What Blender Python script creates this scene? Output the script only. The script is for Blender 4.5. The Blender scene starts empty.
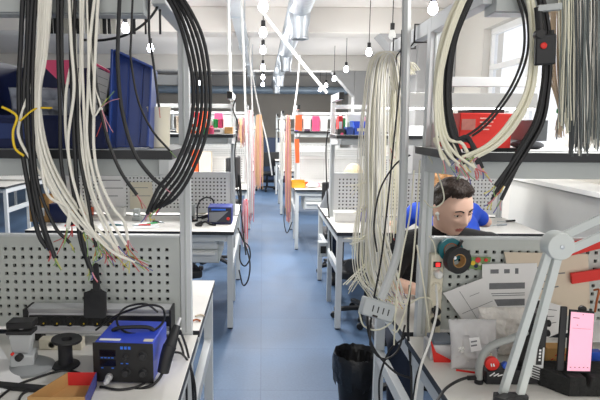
import bpy, bmesh, math, random
from mathutils import Vector, Matrix, Euler
random.seed(7)
SC = bpy.context.scene
COL = SC.collection
R = math.radians

# ------------------------------------------------------------------ camera
F = 540.0; CX, CY = 262.0, 200.0
PITCH = R(7.9); ROLL = R(0.4)
CAM = Vector((0, 0, 1.6))
_r = Vector((1, 0, 0)); _u = Vector((0, math.sin(PITCH), math.cos(PITCH))); _f = Vector((0, math.cos(PITCH), -math.sin(PITCH)))
CR = _r * math.cos(ROLL) + _u * math.sin(ROLL)
CU = -_r * math.sin(ROLL) + _u * math.cos(ROLL)

def ray(px, py):
    return CR * ((px - CX) / F) + CU * (-(py - CY) / F) + _f

def P(px, py, Y):                     # the place seen at a pixel, at depth Y
    d = ray(px, py); return CAM + d * (Y / d.y)

def PZ(px, py, z):                    # the place seen at a pixel, at height z
    d = ray(px, py); return CAM + d * ((z - CAM.z) / d.z)

def PX(px, Y, z):                     # the x seen at pixel column px, depth Y, height z
    dep = (Vector((0, Y, z)) - CAM).dot(_f)
    return (px - CX) / F * dep

cd = bpy.data.cameras.new('camera'); cam = bpy.data.objects.new('camera', cd); COL.objects.link(cam)
m = Matrix((CR, CU, -_f)).transposed().to_4x4(); m.translation = CAM
cam.matrix_world = m
cd.sensor_width = 36; cd.lens = F * 36 / 600; cd.shift_x = (300 - CX) / 600; cd.clip_start = 0.02
SC.camera = cam
SC.view_settings.view_transform = 'Standard'; SC.view_settings.look = 'None'
SC.view_settings.gamma = 1; SC.view_settings.use_curve_mapping = False

# ------------------------------------------------------------------ materials
def lin(c):
    return tuple(((v / 255) / 12.92 if v / 255 <= .04045 else ((v / 255 + .055) / 1.055) ** 2.4) for v in c) + (1,)

MATS = {}
def mat(name, rgb, rough=.5, metal=0.0, var=.06, scale=14.0, bump=0.0, emit=0.0, trans=0.0, alpha=1.0, spec=.5):
    if name in MATS: return MATS[name]
    mt = bpy.data.materials.new(name); mt.use_nodes = True
    nt = mt.node_tree; b = nt.nodes['Principled BSDF']
    c = lin(rgb)
    b.inputs['Roughness'].default_value = rough; b.inputs['Metallic'].default_value = metal
    b.inputs['Specular IOR Level'].default_value = spec
    tc = nt.nodes.new('ShaderNodeTexCoord'); nz = nt.nodes.new('ShaderNodeTexNoise')
    nz.inputs['Scale'].default_value = scale; nz.inputs['Detail'].default_value = 4
    nt.links.new(tc.outputs['Object'], nz.inputs['Vector'])
    mx = nt.nodes.new('ShaderNodeMix'); mx.data_type = 'RGBA'
    mx.inputs[6].default_value = tuple(max(0, v * (1 - var)) for v in c[:3]) + (1,)
    mx.inputs[7].default_value = tuple(min(1, v * (1 + var)) for v in c[:3]) + (1,)
    nt.links.new(nz.outputs['Fac'], mx.inputs[0]); nt.links.new(mx.outputs[2], b.inputs['Base Color'])
    if bump:
        bp = nt.nodes.new('ShaderNodeBump'); bp.inputs['Strength'].default_value = bump; bp.inputs['Distance'].default_value = .01
        nt.links.new(nz.outputs['Fac'], bp.inputs['Height']); nt.links.new(bp.outputs['Normal'], b.inputs['Normal'])
    if emit:
        b.inputs['Emission Color'].default_value = c; b.inputs['Emission Strength'].default_value = emit
    if trans: b.inputs['Transmission Weight'].default_value = trans
    if alpha < 1: b.inputs['Alpha'].default_value = alpha
    MATS[name] = mt
    return mt

# ------------------------------------------------------------------ mesh builder
class MB:
    def __init__(s): s.v = []; s.f = []; s.m = []; s.mats = []
    def slot(s, mt):
        if mt not in s.mats: s.mats.append(mt)
        return s.mats.index(mt)
    def add(s, vs, fs, mt):
        k = s.slot(mt); n = len(s.v)
        s.v += [Vector(p) for p in vs]
        for f in fs: s.f.append([i + n for i in f]); s.m.append(k)
        return s
    def box(s, x0, x1, y0, y1, z0, z1, mt, side=None, M=None):
        if x0 > x1: x0, x1 = x1, x0
        vs = [Vector((x, y, z)) for z in (z0, z1) for y in (y0, y1) for x in (x0, x1)]
        if M: vs = [M @ p for p in vs]
        s.add(vs, [(0, 2, 3, 1), (4, 5, 7, 6)], mt)
        n = len(s.v) - 8; k = s.slot(side or mt)
        for f in [(0, 1, 5, 4), (2, 6, 7, 3), (0, 4, 6, 2), (1, 3, 7, 5)]:
            s.f.append([i + n for i in f]); s.m.append(k)
        return s
    def bar(s, a, b, w, h, mt, up=(0, 0, 1)):      # rectangular bar a->b
        a = Vector(a); b = Vector(b); d = (b - a); L = d.length; d.normalize()
        up = Vector(up)
        if abs(d.dot(up)) > .98: up = Vector((0, 1, 0))
        x = d.cross(up).normalized(); z = x.cross(d)
        M = Matrix((x, d, z)).transposed().to_4x4(); M.translation = a
        return s.box(-w / 2, w / 2, 0, L, -h / 2, h / 2, mt, M=M)
    def tube(s, pts, r, mt, n=8, caps=True, r1=None):
        pts = [Vector(p) for p in pts]
        vs = []; fs = []; T = None; N = None
        K = len(pts)
        for i, p in enumerate(pts):
            t = (pts[min(i + 1, K - 1)] - pts[max(i - 1, 0)])
            if t.length < 1e-9: t = Vector((0, 0, 1))
            t.normalize()
            if N is None:
                a = Vector((1, 0, 0)) if abs(t.x) < .8 else Vector((0, 1, 0))
                N = (a - t * a.dot(t)).normalized()
            else:
                N = N - t * N.dot(t)
                N = N.normalized() if N.length > 1e-6 else t.orthogonal().normalized()
            Bn = t.cross(N)
            rr = r if r1 is None else r + (r1 - r) * i / (K - 1)
            for k in range(n):
                a = 2 * math.pi * k / n
                vs.append(p + (N * math.cos(a) + Bn * math.sin(a)) * rr)
        for i in range(K - 1):
            for k in range(n):
                fs.append((i * n + k, i * n + (k + 1) % n, (i + 1) * n + (k + 1) % n, (i + 1) * n + k))
        if caps: fs += [tuple(range(n))[::-1], tuple(range((K - 1) * n, K * n))]
        return s.add(vs, fs, mt)
    def lathe(s, prof, mt, c=(0, 0, 0), n=24, M=None, close=True):   # prof: (r,z) list
        vs = []; fs = []
        c = Vector(c)
        for r, z in prof:
            for k in range(n):
                a = 2 * math.pi * k / n
                p = Vector((r * math.cos(a), r * math.sin(a), z))
                vs.append((M @ p if M else p) + c)
        K = len(prof)
        for i in range(K - 1):
            for k in range(n):
                fs.append((i * n + k, i * n + (k + 1) % n, (i + 1) * n + (k + 1) % n, (i + 1) * n + k))
        if close: fs += [tuple(range(n))[::-1], tuple(range((K - 1) * n, K * n))]
        return s.add(vs, fs, mt)
    def sphere(s, c, r, mt, n=16, m_=10):
        if not hasattr(r, '__len__'): r = (r, r, r)
        prof = []; c = Vector(c); vs = []; fs = []
        for i in range(m_ + 1):
            th = math.pi * i / m_
            rr = max(math.sin(th), .004)
            for k in range(n):
                a = 2 * math.pi * k / n
                vs.append(c + Vector((rr * math.cos(a) * r[0], rr * math.sin(a) * r[1], -math.cos(th) * r[2])))
        for i in range(m_):
            for k in range(n):
                fs.append((i * n + k, i * n + (k + 1) % n, (i + 1) * n + (k + 1) % n, (i + 1) * n + k))
        fs += [tuple(range(n))[::-1], tuple(range(m_ * n, m_ * n + n))]
        return s.add(vs, fs, mt)
    def prism(s, poly, a, b, mt, axis='y'):     # polygon in the plane across axis, extruded a..b
        n = len(poly); vs = []
        for t in (a, b):
            for (p, q) in poly:
                vs.append({'y': (p, t, q), 'x': (t, p, q), 'z': (p, q, t)}[axis])
        fs = [tuple(range(n)), tuple(range(n, 2 * n))[::-1]]
        for i in range(n): fs.append((i, i + n, (i + 1) % n + n, (i + 1) % n))
        return s.add(vs, fs, mt)
    def slab(s, quad, nrm, t, mt, back=None):           # thick sheet from an outline of points
        nrm = Vector(nrm).normalized() * t; q = [Vector(p) for p in quad]; n = len(q)
        vs = q + [p + nrm for p in q]
        s.add(vs, [tuple(range(n)), tuple(range(n, 2 * n))[::-1]] + [(i, i + n, (i + 1) % n + n, (i + 1) % n) for i in range(n)], mt)
        return s
    def build(s, name, parent=None, origin=None, bevel=0, smooth=True, ang=35, root=True):
        if origin is None:
            if parent is not None: origin = parent['_w'] if '_w' in parent else parent.location
            else:
                xs = [p.x for p in s.v]; ys = [p.y for p in s.v]; zs = [p.z for p in s.v]
                origin = Vector(((min(xs) + max(xs)) / 2, (min(ys) + max(ys)) / 2, min(zs)))
        origin = Vector(origin)
        me = bpy.data.meshes.new(name)
        me.from_pydata([tuple(p - origin) for p in s.v], [], s.f)
        for mt in s.mats: me.materials.append(mt)
        me.polygons.foreach_set('material_index', s.m)
        bm = bmesh.new(); bm.from_mesh(me); bmesh.ops.recalc_face_normals(bm, faces=bm.faces); bm.to_mesh(me); bm.free()
        if smooth:
            me.polygons.foreach_set('use_smooth', [True] * len(me.polygons)); me.set_sharp_from_angle(angle=R(ang))
        me.update()
        o = bpy.data.objects.new(name, me); COL.objects.link(o)
        WORLD[o] = origin.copy()
        if parent is not None:
            o.parent = parent; o.location = origin - WORLD[parent]
        else: o.location = origin
        if bevel:
            b = o.modifiers.new('bevel', 'BEVEL'); b.width = bevel; b.segments = 2; b.limit_method = 'ANGLE'
        return o
WORLD = {}
V = lambda *a: Vector(a)

def tag(o, label=None, cat=None, group=None, kind=None):
    if label: o['label'] = label
    if cat: o['category'] = cat
    if group: o['group'] = group
    if kind: o['kind'] = kind
    return o

def thing(name, label, cat, loc, group=None):
    o = bpy.data.objects.new(name, None); COL.objects.link(o); o.location = loc
    o.empty_display_size = .05
    WORLD[o] = Vector(loc)
    return tag(o, label, cat, group)

def build_child(mb, name, parent, bevel=0, **k):
    return mb.build(name, parent, origin=WORLD[parent], bevel=bevel, **k)

def curve(pts, n=8):                 # Catmull-Rom through the points
    pts = [Vector(p) for p in pts]
    q = [pts[0] * 2 - pts[1]] + pts + [pts[-1] * 2 - pts[-2]]
    out = []
    for i in range(1, len(q) - 2):
        p0, p1, p2, p3 = q[i - 1], q[i], q[i + 1], q[i + 2]
        for k in range(n):
            t = k / n
            out.append(.5 * ((2 * p1) + (p2 - p0) * t + (2 * p0 - 5 * p1 + 4 * p2 - p3) * t * t + (3 * p1 - p0 - 3 * p2 + p3) * t ** 3))
    out.append(pts[-1])
    return out

# palette ----------------------------------------------------------
GREY = mat('powder_coated_grey', (206, 210, 211), .45, var=.03)
GREYD = mat('powder_coated_mid_grey', (186, 191, 190), .5, var=.03)
PEG = mat('perforated_steel_grey', (194, 199, 195), .5, var=.03)
PEGW = mat('perforated_steel_white', (232, 233, 232), .5, var=.03)
TOP = mat('laminate_white', (226, 224, 218), .4, var=.03)
EDGE = mat('dark_edge_band', (44, 46, 50), .5)
BLK = mat('black_plastic', (28, 28, 30), .45, var=.1)
BLKS = mat('black_rubber', (34, 35, 38), .55, var=.15)
WHT = mat('white_plastic', (236, 236, 232), .4, var=.02)
CREAM = mat('cream_plastic', (226, 220, 200), .45, var=.03)
CABW = mat('white_cable_sheath', (242, 239, 228), .5, var=.05)
CABC = mat('cream_cable_sheath', (234, 231, 210), .5, var=.05)
NAVY = mat('navy_plastic', (20, 33, 78), .35, var=.08)
BLUEB = mat('blue_plastic', (38, 68, 144), .3, var=.08)
BLUE2 = mat('bright_blue_plastic', (40, 84, 190), .4, var=.06)
RED = mat('red_plastic', (222, 44, 36), .45, var=.05)
REDP = mat('red_card', (226, 56, 60), .55, var=.05)
PINK = mat('pink_card', (236, 84, 130), .5, var=.05)
ORANGE = mat('orange_plastic', (240, 96, 44), .5, var=.05)
YEL = mat('yellow_plastic', (236, 200, 40), .45, var=.05)
GREEN = mat('green_plastic', (50, 170, 90), .5, var=.05)
TEAL = mat('teal_plastic', (20, 110, 120), .5, var=.05)
CARD = mat('brown_cardboard', (188, 146, 92), .8, var=.08, scale=30)
TAN = mat('tan_paper', (222, 208, 188), .8, var=.03)
PAPER = mat('white_paper', (238, 238, 238), .8, var=.02)
INK = mat('grey_print', (120, 122, 126), .8, var=.2, scale=60)
ALU = mat('brushed_aluminium', (206, 207, 210), .4, .25, var=.04)
STEEL = mat('galvanised_steel', (196, 202, 208), .38, .75, var=.10, scale=20)
COPPER = mat('bare_copper', (190, 110, 70), .4, .6)
CORE = [mat('red_core', (200, 84, 80), .5), mat('yellow_core', (214, 204, 100), .5), mat('blue_core', (92, 96, 160), .5), mat('pink_core', (214, 150, 160), .5), mat('green_core', (140, 172, 110), .5), mat('white_core', (232, 230, 222), .5)]
# ================================================================== setting
def structure(mb, name, **k):
    o = mb.build(name, origin=(0, 0, 0), **k); o['kind'] = 'structure'; return o

# floor: blue sheet vinyl, faint tiles and scuffs
fm = bpy.data.materials.new('blue_vinyl_floor'); fm.use_nodes = True
nt = fm.node_tree; b = nt.nodes['Principled BSDF']
tc = nt.nodes.new('ShaderNodeTexCoord')
br = nt.nodes.new('ShaderNodeTexBrick'); br.offset = 0; br.inputs['Scale'].default_value = 1.0
br.inputs['Color1'].default_value = lin((76, 102, 134)); br.inputs['Color2'].default_value = lin((86, 111, 142)); br.inputs['Mortar'].default_value = lin((72, 96, 126))
br.inputs['Brick Width'].default_value = .62; br.inputs['Row Height'].default_value = .62; br.inputs['Mortar Size'].default_value = .004
nt.links.new(tc.outputs['Object'], br.inputs['Vector'])
n1 = nt.nodes.new('ShaderNodeTexNoise'); n1.inputs['Scale'].default_value = 2.2; n1.inputs['Detail'].default_value = 6
n2 = nt.nodes.new('ShaderNodeTexNoise'); n2.inputs['Scale'].default_value = 70; n2.inputs['Detail'].default_value = 3
for n_ in (n1, n2): nt.links.new(tc.outputs['Object'], n_.inputs['Vector'])
m1 = nt.nodes.new('ShaderNodeMix'); m1.data_type = 'RGBA'; m1.blend_type = 'OVERLAY'; m1.inputs[0].default_value = .35
nt.links.new(br.outputs['Color'], m1.inputs[6]); nt.links.new(n1.outputs['Fac'], m1.inputs[7])
m2 = nt.nodes.new('ShaderNodeMix'); m2.data_type = 'RGBA'; m2.blend_type = 'OVERLAY'; m2.inputs[0].default_value = .2
nt.links.new(m1.outputs[2], m2.inputs[6]); nt.links.new(n2.outputs['Fac'], m2.inputs[7])
nt.links.new(m2.outputs[2], b.inputs['Base Color'])
rr = nt.nodes.new('ShaderNodeMapRange'); rr.inputs['To Min'].default_value = .42; rr.inputs['To Max'].default_value = .62
nt.links.new(n1.outputs['Fac'], rr.inputs['Value']); nt.links.new(rr.outputs['Result'], b.inputs['Roughness'])

XL, XR, YF = -7.0, 2.75, 19.0
CEIL = 3.25
structure(MB().box(XL - .1, XR + .1, -1.0, YF + .1, -.1, 0, fm), 'floor')
CEILM = mat('ceiling_plaster', (222, 217, 212), .9, var=.04, scale=2)
BEAMM = mat('beam_plaster', (214, 210, 204), .9, var=.04, scale=2)
FARW = mat('far_wall_paint', (196, 188, 176), .9, var=.06, scale=1.5)
WALLM = mat('wall_paint', (214, 210, 202), .9, var=.04, scale=1.5)
COLM = mat('column_paint', (160, 160, 160), .9, var=.04, scale=1.5)
structure(MB().box(XL - .1, XR + .1, -1.0, YF + .1, CEIL, CEIL + .15, CEILM), 'ceiling')
for i, y in enumerate((2.6, 7.9, 13.2, 18.4)):
    structure(MB().box(XL, XR, y, y + .45, 2.9, CEIL, BEAMM), 'trim_%d' % (i + 1), bevel=.01)
structure(MB().box(XL, XR, YF, YF + .1, 0, CEIL, FARW), 'wall_far')
structure(MB().box(XL - .1, XL, -1, YF, 0, CEIL, WALLM), 'wall_left')
structure(MB().box(XL - .1, -1.15, -.75, -.6, 0, CEIL, WALLM), 'wall_light_block')  # unseen part wall added to keep light off the left foreground
# right wall with windows
WIN = [(2.6, 4.35), (4.95, 6.95), (8.6, 12.2), (14.0, 17.6)]
wz0, wz1 = 1.3, 2.8
wm = MB(); y = -1.0
for a, c in WIN:
    wm.box(XR, XR + .25, y, a, 0, CEIL, WALLM); wm.box(XR, XR + .25, a, c, 0, wz0, WALLM); wm.box(XR, XR + .25, a, c, wz1, CEIL, WALLM); y = c
wm.box(XR, XR + .25, y, YF + .1, 0, CEIL, WALLM)
structure(wm, 'wall_right')
GL = bpy.data.materials.new('window_glass'); GL.use_nodes = True
nt = GL.node_tree; nt.nodes.remove(nt.nodes['Principled BSDF'])
tr = nt.nodes.new('ShaderNodeBsdfTransparent'); tr.inputs[0].default_value = (.9, .92, .96, 1)
gs = nt.nodes.new('ShaderNodeBsdfGlossy'); gs.inputs['Roughness'].default_value = .05
mxs = nt.nodes.new('ShaderNodeMixShader'); mxs.inputs[0].default_value = .08
nt.links.new(tr.outputs[0], mxs.inputs[1]); nt.links.new(gs.outputs[0], mxs.inputs[2]); nt.links.new(mxs.outputs[0], nt.nodes['Material Output'].inputs[0])
FRM = mat('window_frame_white', (240, 240, 238), .4, var=.02)
for i, (a, c) in enumerate(WIN):
    w = structure(MB().box(XR + .13, XR + .136, a, c, wz0, wz1, GL), 'window_%d' % (i + 1))
    fr = MB(); n = max(2, round((c - a) / .85))
    for k in range(n + 1):
        yy = a + (c - a) * k / n
        fr.box(XR + .09, XR + .17, max(a, yy - .035), min(c, yy + .035), wz0, wz1, FRM)
    fr.box(XR + .088, XR + .172, a, c, wz0, wz0 + .07, FRM); fr.box(XR + .088, XR + .172, a, c, wz1 - .07, wz1, FRM)
    fr.box(XR + .092, XR + .168, a, c, 2.3, 2.36, FRM)
    f = fr.build('window_frame', w, origin=(0, 0, 0), bevel=.004)
# columns with sloping haunches on the right wall, left columns
for i, (x0, x1, y) in enumerate(((2.2, 2.75, 7.9), (2.2, 2.75, 13.2))):
    c = MB().box(x0, x1, y, y + .45, 0, 2.9, COLM)
    c.prism([(x0, 2.3), (x0 - .55, 2.9), (x0, 2.9)], y + .02, y + .43, COLM)
    structure(c, 'trim_%d' % (i + 5), bevel=.01)
for i, (x0, x1, y) in enumerate(((-5.3, -4.8, 7.9), (-5.3, -4.8, 13.2))):
    c = MB().box(x0, x1, y, y + .45, 0, 2.9, COLM)
    c.prism([(x1, 2.3), (x1 + .55, 2.9), (x1, 2.9)], y + .02, y + .43, COLM)
    structure(c, 'trim_%d' % (i + 7), bevel=.01)
# sill boxing along the right wall
sl = MB()
sl.box(2.45, XR, 3.2, 5.3, 0, 1.10, mat('sill_panel', (196, 196, 192), .6, var=.03))
sl.box(2.40, XR, 3.15, 5.36, 1.10, 1.14, WHT)
structure(sl, 'trim_9', bevel=.004)

# ---- overhead: pipe across, cable tray, ducts
PIPE = mat('blue_grey_pipe', (170, 186, 200), .4, .3, var=.05)
tag(MB().tube([(XL + .02, 17.8, 2.72), (XR - .02, 17.8, 2.72)], .12, PIPE, 16).build('ceiling_pipe'), 'thick blue-grey pipe running across the room below the far beam', 'pipe')
t = thing('cable_tray', 'grey metal cable tray running along the ceiling left of the aisle', 'cable tray', (-.3, 10, 2.84))
tb = MB()
for sx in (-.07, .07): tb.box(-.3 + sx - .004, -.3 + sx + .004, 3.5, 17.5, 2.84, 2.90, STEEL)
build_child(tb, 'side_wall', t)
tb = MB()
tb.box(-.366, -.234, 3.5, 17.5, 2.84, 2.846, STEEL)
build_child(tb, 'tray_floor', t)
for k in range(6):
    yy = 4 + k * 2.5
    tb = MB()
    for sx in (-.085, .085): tb.tube([(-.3 + sx, yy, 2.80), (-.3 + sx, yy, CEIL if not any(a - .05 < yy < a + .5 for a in (7.9, 13.2)) else 2.9)], .006, STEEL, 6)
    tb.box(-.39, -.21, yy - .012, yy + .012, 2.826, 2.84, STEEL)
    build_child(tb, 'hanger', t)
t = thing('ventilation_duct', 'shiny round ventilation duct with spouts over the aisle', 'duct', (.34, 9, 2.75))
d = MB(); prof = []
M = Matrix.Rotation(R(-90), 4, 'X')
L0, L1 = 4.2, 16.5
z = 0
while z < L1 - L0:
    prof += [(.115, z), (.115, z + .10), (.119, z + .11), (.115, z + .12)]; z += .12
d.lathe(prof, STEEL, (.36, L0, 2.76), 20, M)
build_child(d, 'duct_pipe', t)
for yy in (5.5, 8.75, 12.0, 14.6):
    s = MB()
    s.lathe([(.105, 2.72), (.105, 2.66), (.10, 2.60), (.085, 2.55), (.085, 2.46), (.092, 2.455), (.092, 2.44), (.08, 2.44), (.08, 2.6)], STEEL, (.36, yy, 0), 20, close=False)
    build_child(s, 'spout', t)
for k in range(6):
    yy = 4.6 + k * 2.3
    s = MB().tube([(.36, yy, 2.87), (.36, yy, CEIL if not any(a - .05 < yy < a + .5 for a in (7.9, 13.2)) else 2.9)], .006, STEEL, 6)
    build_child(s, 'hanger', t)

# ---- pendant bulbs
BULB = mat('lit_bulb', (238, 244, 255), .3, emit=30)
BULBOFF = mat('unlit_bulb', (240, 240, 236), .3)
def pendant(x, y, label, lit=True, z=2.58, group=None):
    t = thing('pendant_bulb', label, 'lamp', (x, y, z), group)
    top = CEIL
    for a in (2.6, 7.9, 13.2, 18.4):
        if a - .02 < y < a + .47: top = 2.9
    build_child(MB().tube([(x, y, z + .12), (x, y, top)], .005, BLK, 6), 'cord', t)
    build_child(MB().lathe([(.012, z + .125), (.024, z + .12), (.024, z + .06), (.02, z + .05)], BLK, (x, y, 0), 14), 'socket', t)
    build_child(MB().lathe([(.018, z + .055), (.026, z + .035), (.037, z + .008), (.04, z - .015), (.034, z - .036), (.018, z - .05), (.004, z - .053)], BULB if lit else BULBOFF, (x, y, 0), 18), 'bulb', t)
    if lit:
        l = bpy.data.lights.new('bulb_light', 'SPOT'); l.energy = LAMP_W; l.shadow_soft_size = .12; l.spot_size = R(165); l.spot_blend = .6; l.color = (1, .985, .965)
        lo = bpy.data.objects.new('bulb_light', l); COL.objects.link(lo); lo.location = (0, 0, -.13); lo.parent = t
        l2 = bpy.data.lights.new('bulb_glow', 'POINT'); l2.energy = LAMP_W * .16; l2.shadow_soft_size = .12; l2.color = l.color
        lo = bpy.data.objects.new('bulb_glow', l2); COL.objects.link(lo); lo.location = (0, 0, -.13); lo.parent = t
LAMP_W = 70
ordw = ['nearest', 'second', 'third', 'fourth', 'fifth', 'sixth', 'seventh']
for i, y in enumerate((4.66, 5.95, 7.3, 9.5, 11.4, 13.4)):
    pendant(0, y, 'lit bare bulb hanging over the middle of the aisle, %s from the camera' % ordw[i], group='bulbs over the aisle')
for i, (x, y, on) in enumerate(((1.42, 4.7, 1), (1.40, 6.05, 0), (1.42, 7.45, 1), (1.46, 9.7, 1), (1.5, 11.6, 1), (1.55, 13.5, 1), (1.58, 15.2, 1))):
    pendant(x, y, ('lit bare bulb of the row over the right benches, %s from the camera' if on else 'unlit white bulb in the row over the right benches, %s from the camera') % ordw[i], bool(on), group='bulbs over the right benches' if on else None)
pendant(1.45, 1.7, 'unseen bulb added above the nearest right bench to light desk and man')  # unseen lamp added to brighten the man and the near right desk
for i, (x, y) in enumerate(((-1.42, 4.6), (-1.42, 5.75), (-1.46, 7.2), (-1.48, 10.8), (-1.5, 13.0))):
    pendant(x, y, 'lit bare bulb of the row over the left benches, %s from the camera' % ordw[i], group='bulbs over the left benches')
# ================================================================== benches
def pegboard(mb, x0, x1, z0, z1, y, t, pitch, hole, mt, margin=.03):
    if x0 > x1: x0, x1 = x1, x0
    nx = int((x1 - x0 - 2 * margin) / pitch); nz = int((z1 - z0 - 2 * margin) / pitch)
    gx0 = (x0 + x1 - nx * pitch) / 2; gz0 = (z0 + z1 - nz * pitch) / 2
    xs = [x0] ; zs = [z0]
    for i in range(nx):
        c = gx0 + (i + .5) * pitch; xs += [c - hole / 2, c + hole / 2]
    xs.append(x1)
    for i in range(nz):
        c = gz0 + (i + .5) * pitch; zs += [c - hole / 2, c + hole / 2]
    zs.append(z1)
    NX, NZ = len(xs), len(zs)
    vs = [Vector((x, yy, z)) for yy in (y, y + t) for z in zs for x in xs]
    idx = lambda k, j, i: k * NX * NZ + j * NX + i
    fs = []
    for j in range(NZ - 1):
        for i in range(NX - 1):
            ishole = (i % 2 == 1) and (j % 2 == 1)
            a, b_, c, d = (j, i), (j, i + 1), (j + 1, i + 1), (j + 1, i)
            if not ishole:
                fs.append(tuple(idx(0, *q) for q in (a, b_, c, d))); fs.append(tuple(idx(1, *q) for q in (d, c, b_, a)))
            else:
                for p, q in ((a, b_), (b_, c), (c, d), (d, a)): fs.append((idx(0, *p), idx(0, *q), idx(1, *q), idx(1, *p)))
    # rim
    for i in range(NX - 1):
        fs.append((idx(0, 0, i), idx(1, 0, i), idx(1, 0, i + 1), idx(0, 0, i + 1)))
        fs.append((idx(0, NZ - 1, i), idx(0, NZ - 1, i + 1), idx(1, NZ - 1, i + 1), idx(1, NZ - 1, i)))
    for j in range(NZ - 1):
        fs.append((idx(0, j, 0), idx(0, j + 1, 0), idx(1, j + 1, 0), idx(1, j, 0)))
        fs.append((idx(0, j, NX - 1), idx(1, j, NX - 1), idx(1, j + 1, NX - 1), idx(0, j + 1, NX - 1)))
    mb.add(vs, fs, mt)

ZT = .79
def bench(s, xe, y0, label, group='double-sided workbenches', uz=1.86, rear=1.46, drawer=False, arms=True, rear_arm=False,
          shelf_y=.43, L=1.6, rail=True, ux=.045, hood=False):
    ym = y0 + .73; y1 = y0 + rear
    t = thing('workbench', label, 'workbench', (xe + s * L / 2, ym, 0), group)
    X = lambda a: xe + s * a
    p = lambda mb, n, bev=.002: build_child(mb, n, t, bevel=bev)
    p(MB().box(X(0), X(L), y0, ym - .012, ZT - .028, ZT, TOP, EDGE), 'tabletop')
    p(MB().box(X(0), X(L), ym + .032, y1, ZT - .028, ZT, TOP, EDGE), 'tabletop')
    for a in (.03, L - .03):
        for yy in (y0 + .05, y1 - .05):
            p(MB().box(X(a) - .022, X(a) + .022, yy - .022, yy + .022, .012, ZT - .028, GREY), 'leg')
            f = MB().lathe([(.02, 0), (.02, .008), (.008, .012)], BLK, (X(a), yy, 0), 12); build_child(f, 'foot', t)
        p(MB().box(X(a) - .018, X(a) + .018, y0 + .072, y1 - .072, .44, .50, GREY), 'side_rail')
        p(MB().box(X(a) - .018, X(a) + .018, y0 + .072, y1 - .072, ZT - .09, ZT - .03, GREY), 'side_rail')
    p(MB().box(X(.055), X(L - .055), y0 + .04, y0 + .07, ZT - .085, ZT - .03, GREY), 'front_rail')
    p(MB().box(X(.055), X(L - .055), y1 - .07, y1 - .04, ZT - .085, ZT - .03, GREY), 'front_rail')
    for a in (ux, L - ux):
        u = MB().box(X(a) - .02, X(a) + .02, ym - .01, ym + .03, 0, uz, GREY)
        u.box(X(a) - .004, X(a) + .004, ym - .0125, ym - .01, .8, uz - .02, GREYD)
        p(u, 'upright')
        sb = MB().prism([(ym - shelf_y, 1.497), (ym + .03, 1.497), (ym + .03, 1.43), (ym - shelf_y, 1.452)], X(a) - .015, X(a) + .015, GREY, 'x')
        p(sb, 'shelf_bracket')
        if arms:
            ar = MB().box(X(a) - .02, X(a) + .02, ym - .47, ym - .011, uz - .055, uz, GREY)
            if not rail: ar.box(X(a) - .021, X(a) + .021, ym - .475, ym - .47, uz - .056, uz + .001, BLK)
            p(ar, 'overhead_arm')
        if rear_arm:
            ar = MB().box(X(a) - .02, X(a) + .02, ym + .031, ym + .62, uz - .055, uz, GREY)
            ar.box(X(a) - .021, X(a) + .021, ym + .62, ym + .625, uz - .056, uz + .001, BLK)
            p(ar, 'overhead_arm')
    if rail:
        uz -= .03 if s > 0 else .036
        rl = MB().box(X(.08 if s < 0 else .07), X(L - .02), ym - .50, ym - .42, uz - .05, uz + .02, GREYD)
        rl.box(X(.08 if s < 0 else .07), X(L - .02), ym - .49, ym - .43, uz - .053, uz - .05, GREY)
        p(rl, 'overhead_rail')
    p(MB().box(X(ux + .02), X(L - ux - .02), ym, ym + .02, 1.745, 1.78, GREY), 'back_rail')
    p(MB().box(X(.02), X(L - .02), ym - shelf_y, ym + .04, 1.497, 1.525, GREYD, EDGE), 'shelf')
    p(MB().box(X(ux + .02), X(L - ux - .02), ym - shelf_y + .03, ym - shelf_y + .05, 1.445, 1.496, GREYD), 'shelf_rail')
    pg = MB(); pegboard(pg, X(ux + .022), X(L - ux - .022), .815, 1.175, ym - .002, .012,   .0325, .0125 if rail else .014, PEG if rail else PEGW)
    pg.box(X(ux + .022), X(L - ux - .022), ym - .012, ym + .02, 1.175, 1.183, GREY)
    build_child(pg, 'perforated_panel', t, smooth=False)
    p(MB().box(X(ux + .022), X(L - ux - .022), ym + .024, ym + .028, .815, 1.174, EDGE), 'hole_shade_sheet', 0)  # dark sheet added behind the panel so its holes look shaded
    if drawer:
        xa, xb = X(.12), X(.72)
        c = MB().box(xa, xb, y0 + .09, y0 + .60, .52, ZT - .03, GREYD); ch = p(c, 'drawer_cabinet')
        for k in range(2):
            z0_ = .53 + k * .105
            dr = p(MB().box(xa + s * .012, xb - s * .012, y0 + .07, y0 + .0895, z0_, z0_ + .095, GREY), 'drawer', .003)
            h = MB().box(xa + s * .03, xb - s * .03, y0 + .045, y0 + .0695, z0_ + .065, z0_ + .085, WHT)
            h.build('drawer_handle', dr, origin=WORLD[dr])
    if hood:
        h = MB().prism([(ym - .50, 1.745), (ym - .34, 1.745), (ym - .36, 1.86), (ym - .48, 1.86)], X(.35), X(L - .02), WHT, 'x'); hh = p(h, 'lamp_hood')
        h = MB().box(X(.37), X(L - .04), ym - .485, ym - .355, 1.735, 1.7445, mat('led_strip', (250, 252, 255), .4, emit=6)); p(h, 'led_strip', 0)
        for a in (.4, L - .1):
            h = MB().box(X(a) - .012, X(a) + .012, ym - .361, ym - .001, 1.76, 1.784, GREY); p(h, 'hood_bracket')
    return t

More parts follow.
